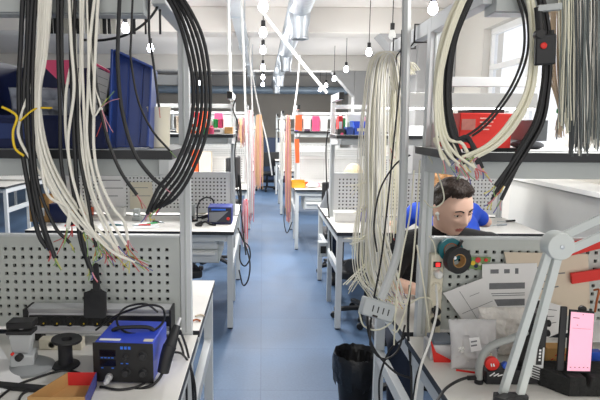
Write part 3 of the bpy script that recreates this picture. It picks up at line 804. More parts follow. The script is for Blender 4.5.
for x in (x0 + .03, x1 - .03): build_child(MB().box(x - .012, x + .012, 1.94, 1.98, ZT + .0005, zb + .003, BLK), 'foot', t)
# small white adaptor below it
q = PZ(45, 345, ZT)
t = thing('socket_adaptor', 'cream double socket box lying under the power strip', 'socket', (q.x, 1.87, ZT))
ax0, ax1 = fit(41, 84, 1.87, .82)
build_child(MB().box(ax0, ax1, 1.855, 1.895, ZT + .0005, ZT + .04, CREAM), 'adaptor_body', t, bevel=.004)
for a in (.3, .7):
    x = ax0 + (ax1 - ax0) * a
    build_child(MB().lathe([(.014, 0), (.014, .003), (.012, .003), (.011, 0)], CREAM, (x, 1.855, ZT + .02), 16, Matrix.Rotation(R(90), 4, 'X')), 'socket', t)
    for dx in (-.005, .005): build_child(MB().box(x + dx - .0015, x + dx + .0015, 1.8525, 1.8545, ZT + .0185, ZT + .0215, BLK), 'pin_hole', t)
# soldering station
Ys = PZ(135, 385, ZT).y + .01
t = thing('soldering_station', 'blue soldering station with black front and hot air handle at its side', 'soldering station', (PX(135, Ys, ZT), Ys + .1, ZT))
x0, x1 = fit(95, 154, Ys, .87)
z1 = P(125, 343, Ys).z; yb_ = Ys + .20
SB = mat('station_blue', (40, 70, 196), .35, var=.05)
Mz = rotz((x0, Ys, 0), -3)
q = MB().box(x0, x1, Ys + .004, yb_, ZT + .006, z1, SB, M=Mz); build_child(q, 'case', t, bevel=.004)
q = MB().box(x0 - .003, x1 + .003, Ys, Ys + .0038, ZT + .006, z1 + .001, BLK, M=Mz); fp = build_child(q, 'front_panel', t, bevel=.001)
W = x1 - x0; H = z1 - ZT
BLU = mat('blue_print_glow', (50, 110, 220), .5, emit=.1)  # faint glow put into the blue of print and display
def fbox(n, u0, u1, v0, v1, d, mt, par=t, bevel=.0008):
    return build_child(MB().box(x0 + W * u0, x0 + W * u1, Ys - d, Ys - .0002, ZT + H * v0, ZT + H * v1, mt, M=Mz), n, par, bevel)
fbox('display', .10, .38, .68, .84, .002, mat('display_glass', (14, 16, 30), .12))
fbox('display', .10, .38, .44, .60, .002, mat('display_glass', (14, 16, 30), .12))
for u in (.46, .525, .59): fbox('printed_letter', u, u + .045, .86, .93, .0006, BLU, bevel=0)
for u, v in ((.12, .63), (.18, .63), (.24, .63), (.30, .63), (.12, .38), (.30, .38), (.46, .5), (.55, .5)): fbox('printed_letter', u, u + .04, v, v + .025, .0006, BLU, bevel=0)
for u, v, r_ in ((.84, .72, .014), (.84, .30, .014), (.55, .30, .015), (.55, .68, .008)):
    k = build_child(MB().lathe([(r_, 0), (r_, .003), (r_ * .8, .004), (r_ * .75, .014), (r_ * .6, .016)], BLKS, Mz @ Vector((x0 + W * u, Ys - .0002, ZT + H * v)), 20, Matrix.Rotation(R(90), 4, 'X')), 'knob', t)
k = build_child(MB().lathe([(.011, 0), (.011, .012), (.009, .014), (.009, .035), (.006, .045)], ALU, Mz @ Vector((x0 + W * .26, Ys - .0002, ZT + H * .18)), 18, Matrix.Rotation(R(90), 4, 'X')), 'plug', t)
build_child(MB().tube(curve([Mz @ Vector((x0 + W * .15, Ys + .10, z1)), Mz @ Vector((x0 + W * .3, Ys + .10, z1 + .012)), Mz @ Vector((x0 + W * .75, Ys + .11, z1 + .012)), Mz @ Vector((x0 + W * .9, Ys + .11, z1))], 6), .007, BLKS, 8), 'carry_handle', t)
build_child(MB().box(x0 + W * .06, x0 + W * .42, Ys + .02, Ys + .035, z1 + .0003, z1 + .0012, PAPER, M=Mz), 'sticker', t)
build_child(MB().box(x0 + W * .82, x0 + W * .98, Ys + .02, Ys + .04, z1 + .0003, z1 + .0012, CREAM, M=Mz), 'sticker', t)
for a in (.06, .94):
    for b_ in (.02, .17): build_child(MB().lathe([(.009, .0005), (.009, .006)], BLK, Mz @ Vector((x0 + W * a, Ys + b_, ZT)), 12), 'foot', t)
# hot air handle
hp = [P(163, 372, Ys + .02), P(167, 355, Ys + .03), P(172, 340, Ys + .05), P(177, 326, Ys + .08), P(180, 318, Ys + .10)]
t2 = thing('hot_air_handle', 'dark hot air gun handle resting against the soldering station', 'hot air gun', hp[0])
q = MB(); c = curve(hp, 5); n_ = len(c)
for i in range(1): pass
q.tube(c[:9], .019, BLKS, 14, r1=.022); build_child(q, 'grip', t2)
build_child(MB().tube(c[8:16], .0205, BLKS, 14, r1=.012), 'barrel', t2)
build_child(MB().tube(c[15:], .007, ALU, 12, r1=.006), 'nozzle', t2)
build_child(MB().tube(curve([hp[0], P(158, 380, Ys - .01), P(150, 386, Ys - .03), P(128, 391, Ys - .035), P(100, 388, Ys - .03)], 6), .005, BLK, 8), 'hose', t2)
# loops of cable above station
tag(MB().tube(curve([P(96, 330, Ys + .2), P(112, 318, Ys + .16), P(130, 310, Ys + .12), P(150, 305, Ys + .12), P(163, 309, Ys + .12), P(163, 322, Ys + .12), P(150, 332, Ys + .10), P(128, 333, Ys + .08), P(117, 322, Ys + .12), P(125, 308, Ys + .16), P(145, 304, Ys + .16), P(158, 312, Ys + .17)], 7), .0038, BLK, 8).build('black_cable'), 'black cable coiled on top of the blue soldering station', 'cable')
for i, (lb, pp_) in enumerate((('black lead running down the near left post beside the station, left', [(178, 338), (183, 352), (186, 375), (187, 420)]), ('black lead running down the near left post beside the station, right', [(180, 330), (187, 350), (192, 378), (194, 420)]),
                              ('black lead arching from the station over the desk edge', [(172, 352), (182, 354), (190, 366), (195, 388), (196, 420)]))):
    tag(MB().tube(curve([P(a, b_, 1.82 - .02 * i) for a, b_ in pp_], 6), .0042, BLK, 8).build('black_cable'), lb, 'cable')
# spool
q0 = PZ(66, 366, ZT)
t = thing('wire_spool', 'empty black plastic spool standing left of the soldering station', 'spool', q0)
rs = 14.5 * q0.y / F
build_child(MB().lathe([(rs * .95, .0005), (rs, .004), (rs * .95, .008), (rs * .55, .012), (rs * .5, .03), (rs * .5, .085)], BLKS, q0, 28), 'hub', t)
build_child(MB().lathe([(rs * .55, .083), (rs * 1.05, .09), (rs * 1.08, .094), (rs * 1.05, .098), (rs * .4, .096), (rs * .3, .07)], BLK, q0, 28, Matrix.Rotation(R(4), 4, 'Y')), 'flange', t)
# grey clamp stand
q0 = PZ(25, 372, ZT)
t = thing('clamp_stand', 'grey machine stand with round base and black clamp top', 'stand', q0)
s_ = q0.y / F
G1 = mat('machine_grey', (150, 154, 156), .5, var=.08); 
build_child(MB().lathe([(25 * s_, .0005), (25 * s_, .008), (22 * s_, .014), (15 * s_, .026), (4 * s_, .03)], G1, q0 + Vector((.005, .03, 0)), 30), 'base', t)
c = q0 + Vector((0, .02, 0))
build_child(MB().box(c.x - 15 * s_, c.x + 9 * s_, c.y - .03, c.y + .035, ZT + .022, ZT + .06, mat('machine_light', (184, 188, 190), .5, var=.05), M=rotz(c, 12)), 'gear_box', t, bevel=.005)
x = c.x
build_child(MB().prism([(x - 17 * s_, ZT + .125), (x + 8 * s_, ZT + .13), (x + 4 * s_, ZT + .06), (x - 14 * s_, ZT + .06)], c.y - .012, c.y + .02, mat('machine_light', (184, 188, 190)), 'y'), 'column', t, bevel=.004)
build_child(MB().box(x - 18 * s_, x + 9 * s_, c.y - .022, c.y + .03, ZT + .126, ZT + .14, BLKS), 'clamp_lower', t, bevel=.003)
build_child(MB().box(x - 17 * s_, x + 10 * s_, c.y - .025, c.y + .033, ZT + .148, ZT + .17, BLK, M=rotz(c, 3)), 'clamp_upper', t, bevel=.004)
build_child(MB().tube([(x - 4 * s_, c.y, ZT + .13), (x - 4 * s_, c.y, ZT + .16)], .008, ALU, 12), 'clamp_screw', t)
build_child(MB().lathe([(.008, 0), (.012, .003), (.012, .018), (.006, .02)], BLK, (x - 2 * s_, c.y - .031, ZT + .06), 16, Matrix.Rotation(R(90), 4, 'X')), 'knob', t)
build_child(MB().lathe([(.005, 0), (.005, .008), (.002, .01)], RED, (x - 10 * s_, c.y - .03, ZT + .068), 12, Matrix.Rotation(R(90), 4, 'X')), 'button', t)
# red cardboard tray with comic-like print kept generic
A, B_, C_, D_ = PZ(28, 412, ZT), PZ(86, 412, ZT), PZ(97, 386, ZT), PZ(68, 386, ZT)
t = thing('cardboard_tray', 'open cardboard tray with red printed outside in front of soldering station', 'box', (A + C_) / 2)
hh = .045; e = Vector((0, 0, .001)); up = Vector((0, 0, hh))
build_child(MB().slab([A + e, B_ + e, C_ + e, D_ + e], (0, 0, 1), .002, CARD), 'tray_floor', t)
PRN = mat('blue_red_print', (70, 74, 140), .6, var=.7, scale=90)
for n_, (p, q_, mt) in (('side_wall', (D_, C_, REDP)), ('side_wall', (C_, B_, PRN)), ('side_wall', (A, D_, CARD)), ('side_wall', (B_, A, CARD))):
    nr = (q_ - p).cross(up)
    build_child(MB().slab([p + e, q_ + e, q_ + up, p + up], nr, .002, mt), n_, t)
# paper & dark bar & cords on the left desk
t = MB().slab([PZ(-14, 400, ZT) + Vector((0, 0, .003)), PZ(24, 384, ZT) + Vector((0, 0, .003)), PZ(-2, 352, ZT) + Vector((0, 0, .035)), PZ(-24, 356, ZT) + Vector((0, 0, .04))], (0, 0, 1), .001, PAPER)
tag(t.build('paper_sheet'), 'white sheet of paper at the left edge of the near desk', 'paper')
a, b_ = PZ(-6, 387, ZT), PZ(52, 392, ZT)
tag(MB().bar(a + Vector((0, 0, .007)), b_ + Vector((0, 0, .007)), .028, .013, BLKS).build('metal_bar', bevel=.001), 'dark flat bar lying on the near left desk', 'bar')
for lb, pp_ in (('black cord curving across the near left desk behind the bar', [(-4, 402), (14, 388), (34, 380), (56, 373), (70, 372), (90, 378)]), ('black cord curving across the near left desk in front of the tray', [(16, 412), (22, 396), (36, 390), (50, 388)]),
                ('black cord running from the station front toward the tray', [(100, 388), (120, 391), (140, 387), (150, 378)])):
    tag(MB().tube(curve([PZ(a, b_, ZT) + Vector((0, 0, .0045)) for a, b_ in pp_], 6), .004, BLK, 8).build('black_cable'), lb, 'cable')
q0 = PZ(203, 318, ZT)
for i, (dx, dy, mt) in enumerate(((0, 0, COPPER), (-.02, .04, TAN))):
    c = PZ(196 + i * 4, 322 - i * 5, ZT)
    tag(MB().tube(curve([c + Vector((-.02, 0, .004)), c + Vector((0, .012, .006)), c + Vector((.018, .004, .004))], 5), .004, mt, 7).build('wire_scrap'), ['copper wire scrap at the rear edge of the near left desk', 'tan wire scrap at the rear edge of the near left desk'][i], 'wire scrap')
# ================================================================== near right bench: panel
YPn = 2.012
t = thing('power_strip', 'upright white power strip with red lit switch beside the near right post', 'power strip', P(437, 345, YPn))
x0, x1 = fit(430, 443, YPn - .03, 1.0)
z0, z1 = P(437, 345, YPn - .03).z, P(437, 254, YPn - .03).z
build_child(MB().box(x0, x1, YPn - .035, YPn - .001, z0, z1, CREAM), 'housing', t, bevel=.005)
xm = (x0 + x1) / 2
build_child(MB().box(xm - .016, xm + .014, YPn - .038, YPn - .035, z1 - .05, z1 - .028, BLK), 'switch_frame', t)
build_child(MB().box(xm - .007, xm + .008, YPn - .042, YPn - .038, z1 - .046, z1 - .032, mat('lit_red_switch', (255, 40, 40), .3, emit=1.5)), 'switch', t, bevel=.001)
for k, py in enumerate((273, 287, 309, 320, 334)):
    zz = P(437, py, YPn - .03).z
    build_child(MB().lathe([(.02, 0), (.02, .005), (.0175, .005), (.016, .0005)], CREAM, (xm, YPn - .035, zz), 22, Matrix.Rotation(R(90), 4, 'X')), 'socket', t)
    if k in (0, 2, 3):
        build_child(MB().lathe([(.015, .001), (.015, .025), (.008, .032)], WHT if k == 0 else BLK, (xm, YPn - .036, zz), 18, Matrix.Rotation(R(90), 4, 'X')), 'plug', t)
# tape rolls hung on the panel
def roll(name, label, c, ro, ri, w, mt, core, tiltm=None):
    t = thing(name, label, 'tape', c)
    M = (tiltm or Matrix()) @ Matrix.Rotation(R(90), 4, 'X')
    build_child(MB().lathe([(ri, 0), (ro, 0), (ro, w), (ri, w), (ri, 0)], mt, c, 36, M, close=False), 'tape', t, ang=30)
    build_child(MB().lathe([(ri - .003, -.001), (ri - .0002, -.001), (ri - .0002, w + .001), (ri - .003, w + .001), (ri - .003, -.001)], core, c, 36, M, close=False), 'core', t, ang=30)
    return t
roll('tape_roll', 'roll of black tape on brown core hung on the near right panel', P(455, 259, 1.955), .049, .026, .03, BLKS, CARD, Matrix.Rotation(R(12), 4, 'Z'))
roll('tape_roll', 'teal tape roll tucked behind the black one on the panel', P(449, 249, 1.992), .045, .028, .024, TEAL, COPPER)
tag(MB().bar(P(455, 252, 1.965), P(462, 240, 1.965), .022, .008, BLK).build('clip', bevel=.002), 'small black clip sticking up above the black tape roll', 'clip')
tag(MB().tube([P(452, 257, 2.008), P(455, 258, 1.92)], .006, STEEL, 10).build('peg_hook'), 'steel peg holding the tape rolls on the near right panel', 'hook')
STK = mat('coloured_sticker', (190, 160, 120), .4, var=.5, scale=60)
o = tag(MB().slab([P(467, 257, 2.005), P(491, 257, 2.005), P(490, 262, 2.005), P(483, 263, 2.005), P(483, 270, 2.005), P(466, 268, 2.005)], (0, -1, 0), .002, mat('sticker_base', (120, 150, 90), .5, var=.25, scale=60)).build('sticker'), 'small colourful sticker card on the panel right of the black tape', 'sticker')
for (a, b_, r_, m_) in ((478, 260, 3, REDP), (473, 263, 2.5, YEL), (486, 260, 2, RED), (471, 259, 1.8, GREEN), (476, 266, 2.2, NAVY), (480, 264, 1.8, TAN)):
    q = P(a, b_, 2.002); MB().lathe([(r_ * .0036, 0), (r_ * .0036, .001)], m_, q, 10, Matrix.Rotation(R(90), 4, 'X')).build('printed_mark', o, origin=WORLD[o])
# papers pinned to panel, from back to front
sheet('paper_sheet', 'tan sheet of notes pinned at the right of the near right panel', [(504, 252), (588, 254), (590, 308), (520, 332)], 2.002, TAN, [(.1, .2, .6, .22), (.1, .3, .7, .32), (.1, .4, .55, .42), (.15, .5, .6, .52)])
sheet('paper_sheet', 'white printed sheet with two dark bands pinned on the panel', [(482, 264), (537, 263), (536, 330), (482, 332)], 1.996, PAPER,
      [(.13, .28, .78, .37), (.13, .52, .78, .62), (.15, .08, .3, .14), (.4, .08, .5, .14), (.6, .07, .66, .15), (.13, .43, .78, .44), (.13, .46, .78, .47), (.13, .68, .7, .69), (.13, .73, .74, .74)])
sheet('paper_sheet', 'white sheet of drawings tilted over the left of the printed one', [(443, 293), (483, 278), (501, 313), (468, 328)], 1.99, PAPER, [(.1, .62, .95, .63), (.35, .1, .36, .9), (.5, .3, .75, .31)])
sheet('paper_sheet', 'small lined note pinned low on the near right panel', [(532, 297), (562, 306), (566, 330), (530, 345)], 1.988, PAPER, [(.1, .2, .8, .22), (.1, .4, .7, .42), (.1, .6, .75, .62)])
def strip(label, a, b_, w, Y, mt=RED):
    return tag(MB().bar(P(*a, Y), P(*b_, Y), .012, w, mt).build('plastic_strip', bevel=.002), label, 'strip')
strip('red plastic strip fixed low on the near right panel', (571, 278.5), (640, 268), .042, 1.985)
strip('red plastic strip behind the magnifier arm at the panel top', (566, 250), (640, 232), .05, 1.985)
tag(MB().tube(curve([P(594, 290, 1.99), P(599, 290, 1.97), P(597, 300, 1.97), P(595, 312, 1.98)], 4), .004, COPPER, 8).build('hook'), 'copper wire hook at the right edge of the panel', 'hook')
# ================================================================== near right desk
# spring balanced magnifier arm
hub = P(557, 245, 1.46); base = PZ(497, 428, ZT)
t = thing('magnifier_lamp', 'pale grey magnifier lamp arm with round joint standing on the near right desk', 'lamp', base)
LG = mat('lamp_grey', (208, 214, 212), .4, var=.03)
build_child(MB().lathe([(.045, .0005), (.045, .02), (.02, .03), (.016, .05), (.016, .07)], LG, base, 24), 'base', t)
M90 = Matrix.Rotation(R(90), 4, 'X')
build_child(MB().lathe([(.036, -.022), (.039, -.018), (.039, .018), (.036, .024), (.012, .026)], LG, hub, 36, M90), 'joint', t, bevel=0)
build_child(MB().lathe([(.006, .025), (.006, .029), (.003, .03)], STEEL, hub, 12, M90), 'screw', t)
b2 = base + Vector((0, 0, .07))
build_child(MB().bar(P(548, 253, 1.46), P(501, 398, PZ(501, 398, ZT + .03).y), .021, .018, LG, up=(0, 1, 0)), 'lower_arm', t, bevel=.002)
build_child(MB().bar(P(557, 258, 1.45), P(519, 398, PZ(519, 398, ZT + .03).y), .021, .018, LG, up=(0, 1, 0)), 'lower_arm', t, bevel=.002)
pl = (P(501, 398, PZ(501, 398, ZT + .03).y), P(519, 398, PZ(519, 398, ZT + .03).y))
build_child(MB().bar(pl[0] + Vector((-.02, -.004, 0)), pl[1] + Vector((.02, -.004, 0)), .03, .03, BLKS), 'pivot', t, bevel=.004)
build_child(MB().bar((pl[0] + pl[1]) / 2, b2, .03, .03, BLKS), 'neck', t, bevel=.004)
up1, up2 = P(650, 196, 1.38), P(650, 214, 1.38)
build_child(MB().bar(P(563, 236, 1.46), up1, .016, .022, LG, up=(0, 0, 1)), 'upper_arm', t, bevel=.002)
build_child(MB().bar(P(565, 252, 1.46), up2, .016, .022, LG, up=(0, 0, 1)), 'upper_arm', t, bevel=.002)
hd = P(680, 205, 1.36)
build_child(MB().lathe([(.075, -.02), (.095, -.02), (.105, 0), (.1, .02), (.075, .022), (.075, -.02)], LG, hd, 32, close=False), 'lamp_head', t)
# handheld tool: black body with grille, grey arched handle
yt = 1.74
t = thing('power_tool', 'black bench tool with silver grille and grey arched handle', 'power tool', PZ(520, 385, ZT))
q0 = PZ(536, 385, ZT); yt = q0.y
BT = mat('tool_black', (30, 30, 33), .4, var=.1)
S = yt / F
zz = lambda py: P(536, py, yt).z
xx = lambda px: PX(px, yt, .9)
build_child(MB().prism([(xx(526), ZT + .001), (xx(546), ZT + .001), (xx(547), zz(330)), (xx(546), zz(314)), (xx(532), zz(314)), (xx(530), zz(340))], yt, yt + .06, BT, 'y'), 'body', t, bevel=.004)
build_child(MB().prism([(xx(536), zz(350)), (xx(545), zz(347)), (xx(545), zz(376)), (xx(543), zz(380)), (xx(531), zz(376)), (xx(534), zz(364))], yt - .004, yt - .0004, mat('tool_silver', (214, 216, 216), .35, .2), 'y'), 'grille_plate', t, bevel=.001)
for k in range(5):
    build_child(MB().bar(Vector((xx(534), yt - .006, zz(365 + k * 2.6))), Vector((xx(543), yt - .006, zz(368 + k * 2.6))), .003, .0035, BT), 'grille_slot', t)
build_child(MB().prism([(xx(537), zz(364)), (xx(542.5), zz(364)), (xx(542.5), zz(346)), (xx(538), zz(346))], yt - .0065, yt - .0042, BT, 'y'), 'name_plate', t)
for k in range(4): build_child(MB().box(xx(539), xx(541), yt - .0075, yt - .0067, zz(348.5 + k * 3.2), zz(350.4 + k * 3.2), PAPER), 'printed_letter', t)
for k, py in enumerate((326, 336)): build_child(MB().lathe([(.011, 0), (.011, .02), (.009, .022)], BLK, (xx(546), yt + .025, zz(py)), 16, Matrix.Rotation(R(90), 4, 'Y')), 'knob', t)
TG = mat('tool_grey', (164, 168, 166), .4, var=.05)
build_child(MB().tube(curve([Vector((xx(483), yt + .01, ZT + .012)), Vector((xx(483), yt + .012, zz(368))), Vector((xx(488), yt + .015, zz(354))), Vector((xx(500), yt + .018, zz(346))), Vector((xx(515), yt + .02, zz(341))), Vector((xx(530), yt + .022, zz(334)))], 6), .0115, TG, 14), 'arched_handle', t)
build_child(MB().lathe([(.014, 0), (.013, .014)], BLK, (xx(483), yt + .01, ZT + .0005), 14), 'handle_foot', t)
build_child(MB().prism([(xx(489), ZT + .001), (xx(530), ZT + .001), (xx(530), zz(371)), (xx(512), zz(369)), (xx(489), zz(372))], yt - .002, yt + .05, BT, 'y'), 'base', t, bevel=.003)
build_child(MB().lathe([(.022, 0), (.022, .012), (.019, .014)], RED, (xx(495), yt + .016, zz(365)), 24, M90), 'red_cap', t)
for k in range(2): build_child(MB().bar(Vector((xx(493 + k * 2.4), yt + .0005, zz(364))), Vector((xx(494 + k * 2.4), yt + .0005, zz(367))), .001, .004, PAPER), 'printed_letter', t)
build_child(MB().lathe([(.011, 0), (.011, .012), (.008, .014)], BLUE2, (xx(508), yt + .01, zz(366)), 20, M90), 'blue_knob', t)
for k in range(3): build_child(MB().bar(Vector((xx(492 + k * 4), yt - .003, zz(376))), Vector((xx(497 + k * 4), yt - .003, zz(372.5 + k))), .0015, .0035, PAPER), 'white_marking', t)
build_child(MB().tube(curve([P(481, 377.5, yt + .02), P(466, 378, yt - .005), P(452, 384, yt - .04), P(442, 393, yt - .09), P(432, 412, yt - .15)], 6), .0045, BLKS, 8), 'lead', t)
build_child(MB().tube([P(482, 377.5, yt + .02), P(468, 378, yt)], .0075, BLK, 10), 'strain_relief', t)
# grey cylinder tops behind the tool
tag(MB().tube([P(533, 306, 1.9), P(544, 306, 1.9)], .02, BLKS, 18).build('spool'), 'dark round end of a spool showing above the tool', 'spool')
# zip bag with parts
qb = PZ(478, 374, ZT)
zipbag('zip_bag', 'clear zip bag of parts with white label beside the grey handle', (PX(478, 1.72, .86), 1.725, ZT + .001), .165, .155, .05, mat('clear_bag', (236, 235, 236), .16, var=.10, scale=28, alpha=.62, bump=.5), 9, tilt=.05)
o = [x for x in COL.objects if x.name == 'zip_bag'][0]
MB().slab([P(469, 338, 1.695), P(479, 337, 1.695), P(482, 350, 1.685), P(471, 352, 1.685)], (0, -1, 0), .0006, PAPER).build('bag_label', o, origin=WORLD[o])
for k in range(2): MB().bar(P(471, 342 + k * 4, 1.686), P(477, 341 + k * 4, 1.686), .0005, .005, INK).build('printed_mark', o, origin=WORLD[o])
MB().bar(P(456, 370, 1.69), P(478, 373, 1.685), .003, .006, RED).build('zip_closure', o, origin=WORLD[o])
rnd = random.Random(5)
zipbag('plastic_bag', 'crumpled clear bag of white fittings behind the zip bag', (PX(506, 1.82, .88), 1.84, ZT + .001), .17, .17, .07, mat('white_fittings_bag', (242, 238, 232), .25, var=.12, scale=55, bump=.9), 12, tilt=.02)
rnd = random.Random(21)
for k in range(7):
    c = V(PX(462 + 6 * k, 1.73, .86), 1.73 + rnd.uniform(0, .01), ZT + .022 + rnd.uniform(0, .07))
    MB().lathe([(.009, -.014), (.011, -.01), (.011, .006), (.006, .008), (.006, .016)], [WHT, CREAM, INK, PAPER][k % 4], c, 10, Matrix.Rotation(rnd.uniform(0, 3), 4, 'X')).build('fitting', o, origin=WORLD[o])
# folded red and white leaflet & dark box
A = [PZ(431, 362, ZT), PZ(456, 364, ZT), PZ(453, 346, ZT), PZ(437, 347, ZT)]
t = thing('parts_tray', 'grey lidded parts box with red folded card beside the socket strip', 'box', PZ(444, 360, ZT))
y_ = 1.79
xa, xb = fit(432, 455, y_, .84)
build_child(MB().box(xa, xb, y_, y_ + .09, ZT + .001, ZT + .055, mat('box_white_grey', (214, 214, 216), .5, var=.05)), 'box_body', t, bevel=.003)
build_child(MB().box(xa + .01, xb + .004, y_ + .005, y_ + .085, ZT + .0555, ZT + .07, mat('slate_lid', (110, 118, 130), .4)), 'box_lid', t, bevel=.003)
build_child(MB().slab([P(430, 338, y_ - .01), P(436, 352, y_ - .012), P(455, 362, y_ - .014), P(434, 363.5, y_ - .012)], (0, -1, 0), .0015, RED), 'red_flap', t)
# black foam block and phone
zf = ZT + .062
A, B_ = PZ(568, 397, ZT), PZ(640, 395, ZT)
yf = A.y
FOAM = mat('black_foam', (36, 37, 37), .95, var=.35, scale=50, bump=.8)
t = thing('foam_block', 'notched black foam block standing under the phone', 'foam block', (A.x, yf + .06, ZT))
x0 = A.x; x1 = x0 + .21
q = MB()
q.prism([(x0, ZT + .001), (x1, ZT + .001), (x1, zf), (x0 + .07, zf), (x0 + .065, zf - .03), (x0 + .055, zf - .03), (x0 + .05, zf), (x0, zf)], yf, yf + .045, FOAM, 'y')
q.add([], [], FOAM)
build_child(q, 'front_block', t, bevel=.003)
q = MB().prism([(x0 - .055, yf + .075), (x0, yf + .0), (x0, yf + .045), (x1, yf + .0455), (x1, yf + .13), (x0 - .03, yf + .13)], ZT + .001, zf - .004, FOAM, 'z')
build_child(q, 'rear_block', t, bevel=.003)
yp = yf + .03
ph = [P(567, 371, yp), P(590, 371.5, yp), P(594, 314, yp + .018), P(571, 312, yp + .018)]
dz = zf + .0008 - min(p.z for p in ph[:2])
for p in ph: p.z += dz
nrm = (ph[1] - ph[0]).cross(ph[3] - ph[0]).normalized()
if nrm.y > 0: nrm = -nrm
t = thing('phone', 'phone with pink screen in black case leaning on the foam block', 'phone', (ph[0] + ph[1]) / 2)
ce = sum(ph, Vector()) / 4
gr = [ce + (p - ce) * 1.07 for p in ph]
dz2 = zf + .0006 - min(p.z for p in gr)
for L_ in (ph, gr):
    for p in L_: p.z += max(0, dz2)
build_child(MB().slab(gr, -nrm, .009, BLK), 'phone_body', t, bevel=.0025)
SCR = mat('pink_phone_screen', (240, 176, 200), .2, emit=.4, var=.02)
sc_ = build_child(MB().slab([p + nrm * .0003 for p in ph], nrm, .0006, SCR), 'screen', t)
def sat(u, v): return (ph[3] * (1 - u) + ph[2] * u) * (1 - v) + (ph[0] * (1 - u) + ph[1] * u) * v + nrm * .0012
DK = mat('screen_ink', (110, 60, 90), .4)
for (u, v, w_, h_) in ((.1, .09, .28, .012), (.28, .21, .05, .012), (.1, .27, .8, .004), (.5, .025, .05, .014), (.1, .93, .06, .014), (.29, .93, .06, .014), (.48, .93, .06, .014), (.67, .93, .06, .014), (.84, .93, .06, .014)):
    build_child(MB().slab([sat(u, v), sat(u + w_, v), sat(u + w_, v + h_), sat(u, v + h_)], nrm, .0003, DK), 'screen_mark', t)
pz = [gr[3] + Vector((-.0, .012, .004)), gr[0] + Vector((0, .012, 0))]
build_child(MB().slab([gr[0] + Vector((-.022, .012, 0)), gr[0] + Vector((-.001, .01, 0)), gr[3] + Vector((-.001, .012, .004)), gr[3] + Vector((-.02, .014, .004))], (0, 1, 0), .008, BLKS), 'case_flap', t, bevel=.002)
build_child(MB().lathe([(.011, 0), (.011, .01)], BLK, gr[2] + Vector((-.03, .02, .003)), 14, M90), 'holder_knob', t)
# box behind, blue bits, paper
xb0, xb1 = fit(547, 566, yf + .16, .86)
tag(MB().box(xb0, xb1, yf + .15, yf + .20, ZT + .001, ZT + .09, mat('kraft_box', (206, 160, 98), .8, var=.1)).build('small_box', bevel=.002), 'small kraft box behind the foam block', 'box')
o = COL.objects['small_box']
for k in range(4):
    q = Vector((xb0 + .012 + k * .013, yf + .149, ZT + .05 + .015 * (k % 2))); MB().bar(q, q + Vector((.008, 0, .006)), .001, .003, RED).build('printed_mark', o, origin=WORLD[o])
xb0, xb1 = fit(588, 602, yf + .17, .84)
tag(MB().box(xb0, xb1, yf + .16, yf + .19, ZT + .001, ZT + .074, BLUE2).build('small_box', bevel=.002), 'small blue box at the right edge behind the phone', 'box')
tag(MB().slab([PZ(588, 350, ZT) + Vector((0, 0, .03)), PZ(640, 350, ZT) + Vector((0, 0, .03)), PZ(640, 325, ZT) + Vector((0, 0, .12)), PZ(592, 318, ZT) + Vector((0, 0, .12))], (0, 0, 1), .002, PAPER).build('paper_sheet'), 'white paper curling up behind the phone at right edge', 'paper')
# ---- grey outlet box and flat conduit
bc = P(377, 309, 1.98)
t = thing('outlet_box', 'grey outlet box with slots hanging at the end of a flat conduit', 'outlet box', bc)
M = Matrix.Translation(bc) @ Matrix.Rotation(R(16), 4, 'Y') @ Matrix.Rotation(R(-12), 4, 'X')
OG = mat('outlet_grey', (190, 196, 198), .45, var=.04)
build_child(MB().box(-.062, .062, -.03, .03, -.034, .034, OG, M=M), 'housing', t, bevel=.006)
for k in range(4):
    a = -.026 + k * .02
    build_child(MB().box(a, a + .004, -.032, -.0302, -.012 + .0, .012, BLK, M=M), 'slot', t)
build_child(MB().box(-.02, .0, -.032, -.0302, -.03, -.022, BLK, M=M), 'slot', t)
q = MB()
pts = [P(407, -30, 2.05), P(406, 60, 2.05), P(404, 150, 2.05), P(402, 215, 2.04), P(397, 255, 2.02), P(381, 299, 1.985)]
c = curve(pts, 6)
q.tube(c, .0165, mat('conduit_grey', (204, 208, 208), .5, var=.03), 8)
tag(q.build('power_conduit'), 'thick grey conduit falling past the near right post to the outlet box', 'conduit')
# ---- bin under the bench
q0 = PZ(351, 398, 0.0)
Yt = 2.95
tc_ = PX(358, Yt, .4)
t = thing('waste_bin', 'black waste bin with bag liner on floor beside the near right bench', 'waste bin', (tc_, Yt, 0))
BAG = mat('black_bin_bag', (38, 39, 42), .3, var=.25, scale=25, bump=1.0)
zr = P(351, 352, Yt).z; rad = 23 * Yt / F
build_child(MB().lathe([(rad * .72, .0005), (rad * .74, .01), (rad * .95, zr - .03), (rad * .92, zr - .03), (rad * .70, .02)], BLK, (tc_, Yt, 0), 28, close=False), 'bin_body', t)
rnd = random.Random(8); vs = []; fs = []; prof = [(rad * .98, zr - .17), (rad * 1.06, zr - .10), (rad * 1.08, zr - .03), (rad * 1.02, zr), (rad * .93, zr - .01), (rad * .86, zr - .10), (rad * .6, zr - .16), (rad * .1, zr - .17)]
n = 40
for j, (r_, z_) in enumerate(prof):
    for k in range(n):
        a = 2 * math.pi * k / n; w_ = 1 + (.06 if j in (0, 1, 5, 6) else .03) * math.sin(k * 2.3 + j) + rnd.uniform(-.03, .03)
        vs.append(Vector((tc_ + r_ * w_ * math.cos(a), Yt + r_ * w_ * math.sin(a), z_ + (rnd.uniform(-.04, .02) if j == 0 else rnd.uniform(-.006, .006)))))
for j in range(len(prof) - 1):
    for k in range(n): fs.append((j * n + k, j * n + (k + 1) % n, (j + 1) * n + (k + 1) % n, (j + 1) * n + k))
build_child(MB().add(vs, fs, BAG), 'bag_liner', t, ang=60)
